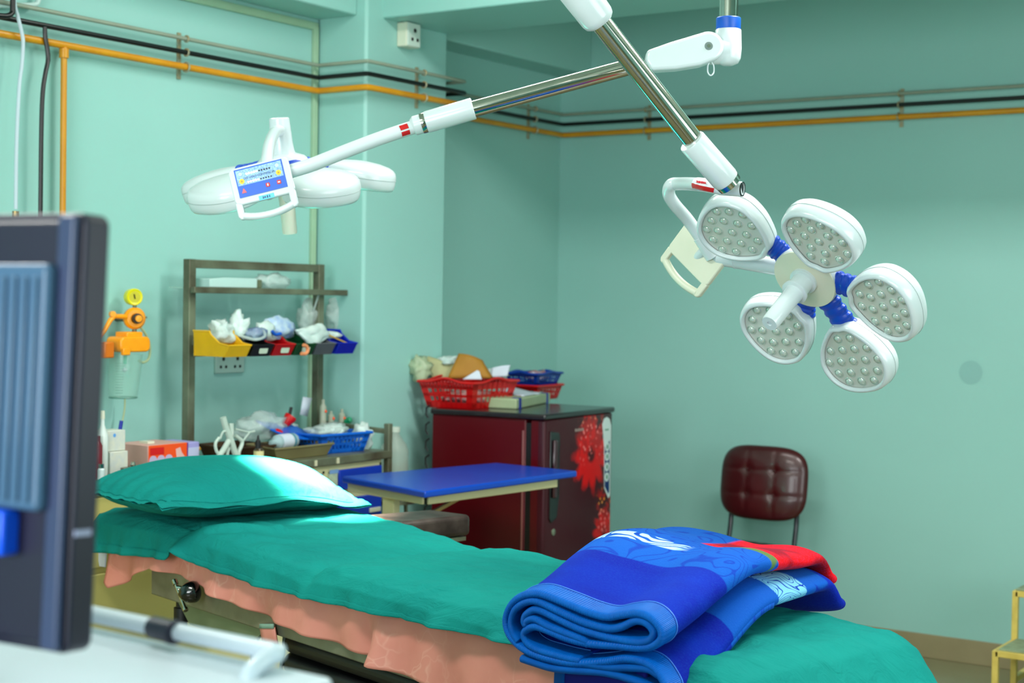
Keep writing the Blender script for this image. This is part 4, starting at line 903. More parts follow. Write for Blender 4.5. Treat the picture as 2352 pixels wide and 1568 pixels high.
for px, py, lab, hh in ((742, 960, 'clear ampoule tube with an orange dot, beside the right cart post', .09), (760, 970, 'short clear ampoule with an orange dot between two taller tubes', .055), (785, 972, 'clear ampoule with an orange dot above the blue basket', .07)):
    q = onx(px, py, -3.96); t = thing('ampoule', lab, 'ampoule', q-UZ*.05); MB().lathe([(.011, -.05), (.013, -.04), (.013, hh*.5), (.006, hh*.62), (.006, hh*.8), (0, hh*.82)], q, UZ, 16).build('tube', mat('ampoule_plastic', (.72, .74, .66), .2, alpha=.7), t)
    MB().lathe([(0, 0), (.006, .0), (.005, .003), (0, .004)], q+V((.013, 0, hh*.3)), V((1, 0, 0)), 12).build('dot', mat('orange_dot', (1, .36, .2), .4), t)
q = onx(800, 966, -3.93); o = MB().lathe([(0, -.015), (.014, -.012), (.012, .012), (.004, .018), (0, .018)], q, V((.8, 0, .5)), 6).build('green_cap', mat('green_plastic', (.0, .55, .38), .4)); tag(o, 'green plastic cap above the bright blue basket', 'cap')

# jug by the column on a small stool
q = V((-3.83, 4.86, 0)); st = thing('side_stool', 'small steel stool under the clear plastic jug', 'stool', q)
MB().lathe([(0, .695), (.085, .695), (.085, .71), (0, .71)], q, UZ, 28).build('seat', steel, st)
for k in range(3): a = 2*math.pi*k/3; MB().tube([q+V((.06*math.cos(a), .06*math.sin(a), .695)), q+V((.11*math.cos(a), .11*math.sin(a), 0))], .008, 8).build('leg', steel, st)
t = thing('plastic_jug', 'translucent tall plastic jug between the cart and the fridge', 'jug', q+UZ*.71)
MB().lathe([(0, .71), (.052, .712), (.056, .73), (.056, .90), (.048, .925), (.020, .965), (.020, .985), (.0, .985)], q, UZ, 28).build('body', mat('milky_plastic', (.78, .84, .80), .35, alpha=.32, nz=((.9, .6, .5), .4, 9)), t)
MB().lathe([(.022, .975), (.022, .995), (0, .995)], q, UZ, 20).build('cap', mat('cap_white', (.8, .85, .8), .4), t)

# ------------------------------------------------------------------ steel cabinet left of the cart, with bottles and cartons
cb = thing('steel_cabinet', 'low cream steel cabinet with grey top beside the pillow', 'cabinet', (-3.85, 3.1, 0))
MB().box((-4.1, 2.3, .905), (-3.62, 3.885, CT)).build('top', steel, cb, bevel=.004)
MB().box((-4.1, 2.32, .08), (-3.65, 3.87, .905)).build('body', mat('olive_cream_steel', (.80, .76, .46), .45, nz=((.74, .70, .38), .5, 3)), cb, bevel=.004)
for y0, y1 in ((2.34, 3.08), (3.10, 3.85)):
    d = MB().box((-3.65, y0, .10), (-3.636, y1, .66)).build('door', mat('olive_cream_steel', (.6, .6, .4)), cb, bevel=.003); MB().box((-3.636, y1-.05, .4), (-3.622, y1-.035, .5)).build('handle', chrome, d, bevel=.002)
    d = MB().box((-3.65, y0, .68), (-3.636, y1, .89)).build('drawer', mat('olive_cream_steel', (.6, .6, .4)), cb, bevel=.003); MB().box((-3.636, (y0+y1)/2-.04, .78), (-3.622, (y0+y1)/2+.04, .792)).build('handle', chrome, d, bevel=.002)
def carton(name, px, py, X, sy, sz, sx, m, lab, z=CT, cat='box', rz=0):
    q = onx(px, py, X); t = thing(name, lab, cat, (X, q.y, z)); MB().box((X-sx/2, q.y-sy/2, z), (X+sx/2, q.y+sy/2, z+sz)).build('carton', m, t, bevel=.002); return t, q
org = mat('orange_card', (.92, .30, .06), .5)
gy0 = onx(340, 1025, -3.86).y; gy1 = onx(430, 1025, -3.86).y; gy2 = onx(459, 1025, -3.86).y
t = thing('glove_box', 'orange and white glove carton left of the crash cart', 'box', (-3.93, (gy0+gy1)/2, CT))
b1 = MB().box((-4.01, gy0, CT), (-3.86, gy1-.001, 1.005)).build('carton', mat('pale_pink_card', (.82, .62, .58), .5), t, bevel=.002)
MB().box((-3.8599, gy0+.002, CT+.001), (-3.8590, gy1-.002, 1.004)).build('orange_front', org, b1)
MB().box((-3.859, gy0+.008, .972), (-3.8585, gy0+.070, .996)).build('brand_panel', mat('deep_red_card', (.80, .02, .02), .5), b1)
mb = MB()
for k in range(3): mb.lathe([(0, 0), (.018, 0), (.018, .0006)], (-3.859, gy0+.022+.035*k, CT+.022), (1, 0, 0), 20)
lil = mat('lilac_print', (.72, .68, .80), .5); mb.build('printed_circles', lil, b1)
mb = MB(); mb.tube([(-3.859, gy1-.022, CT+.012), (-3.859, gy1-.038, CT+.038), (-3.859, gy1-.043, CT+.058)], [.019, .014, .011], 10); mb.v = [V((-3.859+(v.x+3.859)*.05, v.y, v.z)) for v in mb.v]; mb.build('printed_glove', mat('pink_print', (.86, .68, .66), .5), b1)
MB().box((-3.95, gy0+.045, 1.005), (-3.91, gy0+.075, 1.012)).build('top_flap', creamplastic, b1)
t = thing('medicine_box', 'small lilac and white carton beside the orange glove box', 'box', (-3.9, gy2-.02, CT))
b1 = MB().box((-3.99, gy1+.002, CT), (-3.862, gy2, 1.003)).build('carton', mat('lilac_card', (.62, .60, .82), .5), t, bevel=.003)
MB().box((-3.862, gy1+.004, CT+.004), (-3.8612, gy2-.002, .985)).build('front_label', mat('pale_lilac', (.72, .74, .86), .5), b1)
MB().box((-3.8612, gy1+.010, CT+.015), (-3.8606, gy2-.006, CT+.022)).build('red_stripe', mat('coral_print', (.9, .3, .3), .5), b1)
MB().box((-3.862, gy1, CT), (-3.8605, gy1+.005, 1.003)).build('purple_edge', mat('purple_print', (.3, .1, .5), .5), b1)
# tall white cartons and bottles near the monitor edge
crd = mat('white_card', (.82, .82, .76), .5, nz=((.6, .7, .8), .35, 45))
ya = onx(247, 1030, -3.80).y; yb = onx(288, 1030, -3.80).y
t = thing('medicine_box', 'tall white printed carton standing between the monitor and the glove box', 'box', (-3.83, (ya+yb)/2, CT)); MB().box((-3.86, ya, 1.005), (-3.80, yb, 1.07)).build('upper_carton', crd, t, bevel=.002)
MB().box((-3.87, ya+.004, CT), (-3.79, yb+.002, 1.004)).build('lower_carton', crd, t, bevel=.002)
ccol = mat('orange_print', (.9, .5, .35), .5); MB().lathe([(0, 0), (.006, 0), (.006, .0006)], (-3.80, ya+.028, 1.055), (1, 0, 0), 12).build('logo', mat('blue_print', (.35, .6, .85), .5), t)
q = onx(235, 1000, -3.80)
t = thing('spray_bottle', 'slim white bottle beside the tall white carton', 'bottle', (q.x, q.y, CT)); MB().lathe([(.016, CT), (.018, CT+.01), (.018, 1.06), (.007, 1.09), (.006, 1.12), (0, 1.12)], (q.x, q.y, 0), UZ, 20).build('bottle', mat('milk_white', (.82, .86, .84), .3), t); MB().lathe([(.008, 1.11), (.007, 1.135), (0, 1.136)], (q.x, q.y, 0), UZ, 14).build('cap', creamplastic, t)
q = onx(220, 1050, -3.78)
t = thing('medicine_bottle', 'dark red bottle half hidden by the monitor edge', 'bottle', (q.x, q.y, CT)); MB().lathe([(.018, CT), (.02, CT+.005), (.02, 1.03), (.012, 1.045), (0, 1.045)], (q.x, q.y, 0), UZ, 20).build('bottle', mat('wine_red', (.48, .0, .10), .3), t); MB().lathe([(.0125, 1.04), (.0125, 1.06), (0, 1.06)], (q.x, q.y, 0), UZ, 14).build('cap', mat('wine_red', (.5, 0, .1)), t)
q = onx(232, 1075, -3.70)
t = thing('glass_vial', 'small clear vial with silver cap in front of the dark red bottle', 'bottle', (q.x, q.y, CT)); MB().lathe([(.011, CT), (.012, CT+.003), (.012, .965), (.007, .972), (0, .972)], (q.x, q.y, 0), UZ, 18).build('vial', mat('vial_plastic', (.8, .86, .86), .2), t); MB().lathe([(.009, .970), (.009, .983), (0, .983)], (q.x, q.y, 0), UZ, 14).build('cap', chrome, t)
q = onx(322, 1060, -3.72)
t = thing('steel_jar', 'steel jar with round lid knob in front of the glove box', 'jar', (q.x, q.y, CT)); MB().lathe([(.036, CT), (.038, CT+.004), (.038, .958), (0, .960)], (q.x-.0, q.y-.03, 0), UZ, 28).build('jar', steel, t); MB().lathe([(.004, .958), (.009, .967), (.006, .976), (0, .978)], (q.x, q.y-.03, 0), UZ, 14).build('knob', chrome, t)
q = onx(376, 1062, -3.72); o = MB().lathe([(.0, .0), (.014, .0), (.014, .022), (.009, .028), (0, .029)], (q.x, q.y, CT), UZ, 18).build('bottle_cap', mat('navy_plastic', (.0, .02, .50), .35)); tag(o, 'dark blue round cap just above the pillow crest', 'cap')
q = onx(458, 1064, -3.76); o = crumple((q.x, q.y, CT), (.04, .09, .014), 51).build('drip_packet', mat('pale_blue_film', (.66, .78, .82), .3, nz=((.5, .66, .75), .5, 20)), ang=180); tag(o, 'pale blue plastic packet lying just above the pillow', 'packet')

# ------------------------------------------------------------------ wall suction unit
su = thing('suction_unit', 'yellow wall suction regulator with clear graduated jar', 'suction unit', onx(285, 915, -4.05))
yel2 = mat('amber_plastic', (.98, .62, .0), .35, nz=((.92, .52, .0), .4, 20)); lemon = mat('lemon_plastic', (.88, .84, .0), .35)
X0 = -4.06; g = onx(308, 682, X0); FD = V((.92, -.38, 0)).normalized()
MB().lathe([(0, -.03), (.024, -.03), (.028, -.026), (.029, .006), (.026, .010), (.023, .008), (0, .008)], g, FD, 28).build('gauge', lemon, su)
MB().lathe([(0, .0085), (.0195, .0085), (.0195, .008)], g, FD, 24).build('gauge_face', mat('gauge_dial', (.75, .70, .05), .4), su); MB().bar(g+FD*.0095-UZ*.006, g+FD*.0095+UZ*.010+V((0, -.004, 0)), .0028).build('needle', black, su)
r_ = onx(309, 731, X0); MB().tube([r_+UZ*.03, r_+UZ*.048], .007, 10).tube([r_, V((XL, r_.y, r_.z))], .012, 12).build('mount', steel, su)
MB().lathe([(0, -.028), (.028, -.026), (.037, -.012), (.038, .004), (.030, .014), (0, .016)], r_, FD, 32).build('regulator', yel2, su)
kb = MB().lathe([(.017, .014), (.018, .02), (.017, .034), (0, .035)], r_, FD, 24).build('knob', black, su); MB().lathe([(.011, .034), (.0115, .044), (0, .045)], r_, FD, 20).build('knob_cap', yel2, kb)
pts = [onx(x, y, X0+.0) for x, y in ((290, 727), (262, 726), (253, 735), (240, 757), (225, 775))]
MB().tube(pts, .0085, 12).build('arm', yel2, su)
q = onx(258, 721, X0); MB().lathe([(0, -.01), (.010, -.01), (.010, .01), (0, .01)], q, FD, 16).build('pivot', yel2, su)
pts = [onx(336, 718, X0), onx(342, 716, X0)]; MB().tube([r_+V((0, .038, 0)), r_+V((0, .055, .004))], .003, 8).build('valve_pin', steel, su)
j = onx(291, 790, X0+.01)
MB().prism(rrect(.132, .052, .018, 4), j, V((0, 1, 0)), V((.0, 0, 1)), -.03, .045, N1).build('jar_clamp', yel2, su, bevel=.005)
MB().box((X0-.02, j.y-.025, j.z+.02), (X0+.04, j.y+.045, j.z+.042)).build('jar_lid', yel2, su, bevel=.004)
q = onx(247, 800, X0+.04); MB().box((q.x-.02, q.y-.022, q.z-.032), (q.x+.01, q.y+.022, q.z+.022)).build('wall_bracket', mat('dark_amber', (.82, .42, .0), .4), su, bevel=.005)
q = onx(290, 806, X0+.06); MB().box((q.x-.01, q.y-.016, q.z-.014), (q.x+.004, q.y+.016, q.z+.010)).build('latch', yel2, su, bevel=.003)
MB().tube([r_-UZ*.036, r_-UZ*.062], .008, 10).build('neck', steel, su)
top_, bot = onx(288, 812, X0+.01), onx(283, 915, X0+.01); axj = (bot-top_); L_ = axj.length
gl = mat('jar_plastic', (.62, .80, .74), .12, alpha=.38, coat=.5)
jr = MB().lathe([(.058, 0), (.056, L_*.3), (.047, L_*.92), (.044, L_*.985), (.036, L_), (0, L_)], top_, axj, 36).build('jar', gl, su)
MB().tube([top_+axj.normalized()*L_*.975+V((math.cos(a)*.046, math.sin(a)*.046, 0)) for a in [2*math.pi*k/28 for k in range(28)]], .0022, 6, closed=True).build('jar_base_ring', mat('jar_edge', (.3, .5, .45), .3), jr)
mb = MB(); an = axj.normalized()
for k in range(12): p = top_+an*(L_*(.2+.06*k)); rr = .0565-.010*(.2+.06*k); mb.tube([p+V((math.cos(rad(a))*rr, math.sin(rad(a))*rr, 0)) for a in (-75, -65, -55, -45)], .0008, 5)
mb.build('graduations', mat('print_grey', (.35, .5, .46), .5), jr)
MB().tube([top_+an*.0, top_+an*.035], .006, 8).build('float_tube', mat('float_green', (.2, .75, .6), .3), jr); MB().lathe([(0, -.01), (.010, 0), (0, .01)], top_+an*.055, UZ, 12).build('float_ball', paper, jr)
pts = [onx(x, y, X0+.0) for x, y in ((322, 750), (336, 770), (344, 795), (342, 822), (330, 832), (318, 828))]; MB().tube(spline(pts, 6), .0045, 8).build('tubing', mat('yellowed_tube', (.66, .72, .55), .4), su)
t = thing('suction_tube', 'thin tube with blue end hanging below the suction jar', 'tubing', onx(277, 997, -4.08)); MB().tube(spline([onx(x, y, -4.1) for x, y in ((287, 915), (286, 940), (281, 968))], 5), .003, 8).build('tube', mat('yellowed_tube', (.6, .7, .5)), t)
MB().tube([onx(279, 966, -4.1), onx(274, 997, -4.1)], .0065, 12).build('blue_connector', mat('royal_blue_plastic', (.0, .12, .60), .4), t)

# ------------------------------------------------------------------ fridge against the column
fa = rad(4); fu = V((math.cos(fa), math.sin(fa), 0)); fv = V((-math.sin(fa), math.cos(fa), 0)); FO = V((-3.749, 4.997, 0)); FL, FWD, FH = .515, .585, 1.06
FMx = frame(FO, fu, fv, UZ)
mar = mat('maroon_enamel', (.34, .0, .06), .3, nz=((.28, .0, .02), .6, 2), spec=.35)
fr = thing('refrigerator', 'maroon single-door refrigerator with red flower print beside the column', 'refrigerator', FO+fu*.26+fv*.3)
MB().box((0, 0, .03), (FL-.085, FWD, FH-.015), FMx).build('cabinet', mar, fr, bevel=.006)
MB().box((-.005, -.008, FH-.016), (FL+.004, FWD+.008, FH+.006), FMx).build('top_cover', mat('dark_top', (.10, .05, .08), .3, coat=.4), fr, bevel=.006)
MB().box((FL-.098, -.004, .06), (FL-.092, -.0005, FH-.06), FMx).build('edge_strip', mat('pink_metal_trim', (.72, .46, .46), .3, .5), fr)
MB().box((FL-.090, .004, .05), (FL-.062, FWD-.004, FH-.03), FMx).build('door_gasket', black, fr)
drm = bpy.data.materials.new('door_flower_print'); drm.use_nodes = True; t = NT(drm); b = t.b
tc = t.n('ShaderNodeTexCoord'); sp = t.n('ShaderNodeSeparateXYZ'); t.l(tc.outputs['Object'], sp.inputs[0]); Y_, Z_ = sp.outputs[1], sp.outputs[2]
ns = t.n('ShaderNodeTexNoise'); ns.inputs['Scale'].default_value = 30; t.l(tc.outputs['Object'], ns.inputs[0])
base = lin((.24, .03, .09)); cur = None
def flower(cur, fy, fz, r):
    dy = t.math('SUBTRACT', Y_, fy); dz = t.math('SUBTRACT', Z_, fz); rr = t.math('SQRT', t.math('ADD', t.math('MULTIPLY', dy, dy), t.math('MULTIPLY', dz, dz)))
    an = t.math('ARCTAN2', dz, dy); pet = t.math('MULTIPLY', t.math('ABSOLUTE', t.math('SINE', t.math('MULTIPLY', an, 5.5))), .35)
    lim = t.math('MULTIPLY', t.math('ADD', t.math('ADD', .50, pet), t.math('MULTIPLY', ns.outputs[0], .45)), r)
    m = t.math('SUBTRACT', 1, t.ramp(t.math('DIVIDE', rr, lim), .75, 1.05))
    up = t.ramp(dz, -r*.2, r*.9); m = t.math('MULTIPLY', m, t.math('SUBTRACT', 1, t.math('MULTIPLY', up, t.ramp(ns.outputs[0], .45, .55))))
    c = t.mix(m, cur, lin((.86, .0, .03)))
    core = t.math('SUBTRACT', 1, t.ramp(rr, r*.16, r*.26)); c = t.mix(core, c, lin((.28, .0, .05)))
    # splash of drops above the flower
    vo = t.n('ShaderNodeTexVoronoi'); vo.inputs['Scale'].default_value = 42; t.l(tc.outputs['Object'], vo.inputs[0])
    near = t.math('MULTIPLY', t.math('SUBTRACT', 1, t.ramp(t.math('ABSOLUTE', t.math('SUBTRACT', dz, r*.8)), r*.7, r*1.1)), t.math('SUBTRACT', 1, t.ramp(t.math('ABSOLUTE', dy), r*.4, r*.8)))
    dots = t.math('MULTIPLY', t.math('SUBTRACT', 1, t.ramp(vo.outputs[0], .22, .32)), near)
    dc = t.mix(t.ramp(dz, r*.7, r*1.3), lin((1, .5, .5)), lin((.95, .6, .05)))
    rd = t.math('MULTIPLY', near, t.ramp(ns.outputs[0], .48, .55)); c = t.mix(t.math('MULTIPLY', rd, .8), c, lin((.75, .02, .04)))
    return t.mix(t.math('MULTIPLY', dots, .9), c, dc)
base = t.mix(0.0, base, base)
base = flower(base, .39, .885, .155); base = flower(base, .515, .56, .10)
t.l(base, b.inputs['Base Color']); b.inputs['Roughness'].default_value = .34; b.inputs['Specular IOR Level'].default_value = .3
# door in the fridge's own frame so the print sits on it
dp = [(FL-.06, 0), (FL-.015, 0), (FL-.004, .004), (FL, .018), (FL, FWD-.018), (FL-.004, FWD-.004), (FL-.015, FWD), (FL-.06, FWD)]
mb = MB(); mb.prism([(x, y) for x, y in dp], V((0, 0, 0)), V((1, 0, 0)), V((0, 1, 0)), .05, FH-.018, UZ)
door = part_frame('door', drm, fr, FMx, mb, bevel=.004, seg=2)
mb = MB().prism([(FL-.06, -.0008), (FL-.03, -.0012), (FL-.03, 0), (FL-.06, 0)], V((0, 0, 0)), V((1, 0, 0)), V((0, 1, 0)), .052, FH-.02, UZ); part_frame('door_edge', mar, door, FMx, mb)
mb = MB().prism([(.035, 1.0), (.105, .99), (.112, .975), (.112, .74), (.095, .66), (.05, .645), (.035, .66)], V((FL, 0, 0)), V((0, 1, 0)), UZ, 0, .006, V((1, 0, 0))); part_frame('handle_recess', mat('handle_black', (.03, .01, .03), .3, coat=.3), door, FMx, mb, bevel=.004)
mb = MB().box((FL+.004, .052, .74), (FL+.016, .082, .965)); part_frame('handle', mat('handle_maroon', (.22, .06, .12), .2, coat=.5), door, FMx, mb, bevel=.006)
mb = MB().lathe([(.013, 0), (.013, .004), (.007, .005), (0, .005)], (FL, .075, .607), (1, 0, 0), 20); part_frame('lock', mat('lock_nickel', (.7, .68, .6), .25, .8), door, FMx, mb)
mb = MB()
for i in range(8): mb.box((FL+.0002, .245+i*.0095, .985), (FL+.0012, .2515+i*.0095, .985+(.010 if i % 3 else .012)))
part_frame('nameplate', mat('nameplate_silver', (.66, .58, .56), .3, .3), door, FMx, mb)
stb, stw = mat('sticker_navy', (.03, .20, .42), .4), mat('sticker_white', (.82, .88, .88), .4)
mb = MB().prism([(.485, 1.0), (.50, 1.022), (.525, 1.028), (.55, 1.018), (.565, .99), (.565, .70), (.55, .69), (.512, .735), (.505, .9)], V((FL, 0, 0)), V((0, 1, 0)), UZ, 0, .001, V((1, 0, 0))); sk = part_frame('sticker', stw, door, FMx, mb)
mb = MB().prism([(.512, .90), (.552, .94), (.555, .72), (.548, .712), (.518, .75)], V((FL+.001, 0, 0)), V((0, 1, 0)), UZ, 0, .0006, V((1, 0, 0))); part_frame('sticker_field', stb, sk, FMx, mb) if False else None
mb = MB().prism([(.510, .905), (.553, .93), (.556, .72), (.548, .708), (.514, .742)], V((FL+.001, 0, 0)), V((0, 1, 0)), UZ, 0, .0006, V((1, 0, 0))); o = part_frame('sticker', stb, door, FMx, mb)
mb = MB()
for z in (.905, .865, .822, .780): mb.lathe([(.019, 0), (.019, .0004), (0, .0004)], (FL+.0016, .531, z), (1, 0, 0), 20)
mb.lathe([(.034, 0), (.034, .0005), (0, .0005)], (FL+.0016, .522, .975), (1, 0, 0), 28); part_frame('sticker', stw, door, FMx, mb)
mb = MB()
for z, c_ in ((.905, 0), (.865, 0), (.822, 0), (.780, 0)): mb.lathe([(.010, .0), (.010, .0003), (0, .0003)], (FL+.0020, .531, z), (1, 0, 0), 12)
mb.box((FL+.0021, .505, .972), (FL+.0025, .54, .979)); part_frame('sticker', mat('sticker_sage', (.45, .62, .55), .5), door, FMx, mb)
mb = MB()
for k in range(12): mb.tube([(-.014, -.006, .30+.066*k), (-.022, -.01, .315+.066*k), (-.022, -.01, .34+.066*k), (-.010, -.002, .352+.066*k)], .004, 6)
part_frame('condenser_coil', black, fr, FMx, mb)
mb = MB()
for x in (.04, .44):
    for y in (.05, .53): mb.lathe([(.018, 0), (.018, .03), (0, .03)], (x, y, 0), (0, 0, 1), 12)
part_frame('feet', black, fr, FMx, mb)
FT = FH+.006
# red basket on the fridge
P0, P1, P2 = onz(962, 872, 1.176), onz(1086, 878, 1.176), onz(1182, 866, 1.176)
U = (P1-P0); W = (P2-P1); a_ = U.length/2; Un = U.normalized(); Wn = (W-Un*W.dot(Un)); b_ = min(.17, Wn.length/2); Wn.normalize(); c = P1-Un*a_+Wn*b_; c.z = FT
basket('plastic_basket', c, Un, Wn, a_, b_, .105, redp, 'large red slotted basket full of papers on top of the fridge', wave=.016, n1=7, n2=7)
RC, RU, RW = c.copy(), Un, Wn
def rp(u, w, z): return RC+RU*u+RW*w+UZ*z
def sheet_item(name, cor, m, lab, th=.0015, cat='paper', curl=.0):
    cor = [V(p) for p in cor]; nrm = (cor[1]-cor[0]).cross(cor[3]-cor[0]).normalized()
    o = MB().grid(lambda u, v: cor[0].lerp(cor[1], u).lerp(cor[3].lerp(cor[2], u), v)+nrm*curl*math.sin(math.pi*u)*(v), 10, 6).build(name, m, solid=th, ang=180); return tag(o, lab, cat)
dR = (RC-CAM).dot(FW)
def pd(x, y, k=0.0): return at(x, y, dR+k)
sheet_item('brown_envelope', [pd(1028, 868, .0), pd(1128, 868, .0), pd(1108, 828, .04), pd(1054, 812, .04)], brown, 'brown kraft envelope standing in the red basket', .006, 'envelope', .02)
sheet_item('brown_envelope', [pd(1100, 866, .03), pd(1132, 866, .03), pd(1112, 835, .06), pd(1092, 822, .06)], mat('kraft_shade', (.55, .36, .06), .7), 'narrow brown paper strip right of the large envelope', .004, 'envelope', .0)
sheet_item('cream_folder', [pd(992, 868, .06), pd(1040, 868, .06), pd(1050, 838, .09), pd(978, 816, .09)], mat('cream_card', (.66, .66, .48), .6), 'cream card folder in the left half of the red basket', .003, 'folder', .0)
sheet_item('white_paper', [pd(1062, 871, -.04), pd(1107, 871, -.04), pd(1101, 852, -.02), pd(1096, 850, -.02)], paper, 'triangular white paper corner in front of the brown envelope', .002)
sheet_item('white_paper', [pd(1128, 866, .05), pd(1165, 864, .05), pd(1172, 838, .06), pd(1130, 845, .06)], paper, 'pale paper sheet at the right end of the red basket', .004, curl=.01)
o = crumple(tuple(pd(968, 850, .0)-UZ*.04), (.045, .045, .055), 61, amp=.55, flat=False).build('plastic_bag', mat('cloudy_film', (.70, .76, .62), .35, alpha=.75, bump=(14, .8, .02)), ang=180); tag(o, 'cloudy plastic bag bulging over the left rim of the red basket', 'bag')
o = crumple(tuple(pd(1030, 828, .12)-UZ*.02), (.05, .05, .022), 63, amp=.5).build('plastic_bag', packm, ang=180); tag(o, 'whitish bag behind the brown envelope in the red basket', 'bag')
o = crumple(tuple(pd(1135, 850, .1)-UZ*.03), (.05, .05, .022), 64, amp=.5).build('plastic_bag', packm, ang=180); tag(o, 'white bag behind the pale paper in the red basket', 'bag')
o = crumple((RC.x, RC.y, FT+.008), (a_*.72, b_*.72, .034), 65, amp=.3).build('syringe_packets', mat('pink_packets', (.75, .55, .55), .4, nz=((.45, .05, .12), .8, 30)), ang=180); tag(o, 'pinkish packets filling the bottom of the red basket', 'packet')
# small stacked baskets and box
c2 = FO+fu*.27+fv*.43; c2.z = FT
q0, q1 = onz(1180, 902, FT+.05), onz(1272, 900, FT+.05)
cc2 = onz(1225, 905, FT+.02); cc2.z = FT
basket('plastic_basket', cc2, fu, fv, .085, .115, .062, redp, 'small red basket under the blue basket on the fridge', n1=8, n2=9)
cc3 = cc2+UZ*.0632
basket('plastic_basket', cc3+UZ*.001, fu, fv, .082, .112, .05, mat('mid_blue_plastic', (.0, .20, .60), .35), 'small blue basket stacked in the red basket on the fridge', n1=8, n2=9, wave=.008)
o = crumple((cc3.x, cc3.y+.03, cc3.z+.015), (.05, .06, .026), 66, amp=.4).build('packets', mat('mixed_packets', (.65, .2, .25), .5, nz=((.8, .85, .9), .8, 25)), ang=180); tag(o, 'red and white packets inside the small blue basket', 'packet')
B0, B1, B2 = onz(1101, 936, FT), onz(1186, 940, FT), onz(1264, 924, FT)
U = B1-B0; W = B2-B1; nrm = UZ; B3 = B0+W
sg = mat('sage_board', (.62, .68, .54), .5, nz=((.56, .62, .48), .5, 8))
bx = thing('file_box', 'flat pale green box file with blue corner tape on the fridge', 'box', (B0+B2)/2)
mb = MB(); cs4 = [B0, B1, B2, B3]; mb.add([V((p.x, p.y, FT)) for p in cs4]+[V((p.x, p.y, FT+.042)) for p in cs4], [(3, 2, 1, 0), (4, 5, 6, 7)]+[(i, (i+1) % 4, 4+(i+1) % 4, 4+i) for i in range(4)]); mb.build('box', sg, bx, bevel=.006, seg=3)
nb = mat('navy_tape', (.0, .02, .55), .45)
for f, w_ in ((.10, .030), (.90, .022)):
    p = B1+W*f; d_ = W.normalized(); oN = V((d_.y, -d_.x, 0)); oN = oN if oN.dot(CAM-p) > 0 else -oN
    MB().prism([(-w_/2, -.001), (w_/2, -.001), (w_/2, .043), (-w_/2, .043)], V((p.x, p.y, FT)), d_, UZ, 0, .0018, oN).prism([(-w_/2, 0), (w_/2, 0), (w_/2, .03), (-w_/2, .03)], V((p.x, p.y, FT+.042)), d_, -oN, 0, .0015, UZ).build('corner_tape', nb, bx)
zt = FT+.0425
sheet_item('white_paper', [onz(1142, 898, zt+.012), onz(1165, 906, zt+.001), onz(1240, 905, zt+.001), onz(1175, 888, zt+.02)], paper, 'white papers folded open on the pale green box file', .002)
o = sheet_item('white_paper', [onz(1150, 903, zt+.003), onz(1200, 909, zt+.003), onz(1243, 902, zt+.003), onz(1190, 896, zt+.003)], paper, 'flat white sheets under the folded paper on the box file', .004)

# ------------------------------------------------------------------ overbed table
ot = [onz(785, 1093, .88), onz(976, 1128, .88), onz(1326, 1081, .88), onz(1140, 1062, .88)]
obt = thing('overbed_table', 'blue topped overbed table on a cream frame in front of the fridge', 'table', (ot[0]+ot[2])/2)
def slab(cor, z0, z1, nm, m, par, bevel=.003, seg=2):
    mb = MB(); mb.add([V((p.x, p.y, z0)) for p in cor]+[V((p.x, p.y, z1)) for p in cor], [(3, 2, 1, 0), (4, 5, 6, 7)]+[(i, (i+1) % 4, 4+(i+1) % 4, 4+i) for i in range(4)]); return mb.build(nm, m, par, bevel=bevel, seg=seg)
slab(ot, .857, .88, 'table_top', mat('blue_laminate', (.0, .25, .70), .3, nz=((.0, .21, .64), .5, 4)), obt, .006, 3)
oc_ = (ot[0]+ot[1]+ot[2]+ot[3])/4
inn = [onz(806, 1107, .856), onz(978, 1136, .856), onz(1274, 1098, .856)]; inn.append(inn[0]+inn[2]-inn[1]); inn = [V((p.x, p.y, .84)) for p in inn]
crm2 = mat('cream_powdercoat', (.84, .80, .62), .4)
for i in range(4): p, q = inn[i], inn[(i+1) % 4]; MB().bar(p-(q-p).normalized()*.0, q, .028, .030).build('rail', crm2, obt, bevel=.002)
MB().box((inn[1].x-.012, inn[1].y-.006, .825), (inn[1].x+.006, inn[1].y+.008, .852)).build('end_plug', black, obt)
pp = inn[0].lerp(inn[1], .50)+(inn[2]-inn[1]).normalized()*.02
MB().bar((pp.x, pp.y, .83), (pp.x, pp.y, .05), .034, .05).build('post', crm2, obt, bevel=.003)
dd = (inn[2]-inn[1]).normalized(); MB().bar(pp+dd*.03-UZ*.14, pp+dd*.46+UZ*.0-UZ*.02, .012).build('strut', mat('ochre_steel', (.66, .55, .30), .4), obt)
ee = (inn[1]-inn[0]).normalized()
for k in (-.17, .17): MB().bar(V((pp.x, pp.y, .06))+ee*k-dd*.05, V((pp.x, pp.y, .06))+ee*k+dd*.55, .03, .03).build('foot_bar', crm2, obt, bevel=.002)
MB().bar(V((pp.x, pp.y, .06))-ee*.17, V((pp.x, pp.y, .06))+ee*.17, .03, .03).build('foot_bar', crm2, obt, bevel=.002)
mb = MB()
for k in (-.17, .17):
    for f in (-.03, .52): mb.lathe([(0, -.006), (.022, -.006), (.022, .006), (0, .006)], V((pp.x, pp.y, .024))+ee*k+dd*f, ee, 16)
mb.build('castors', black, obt)

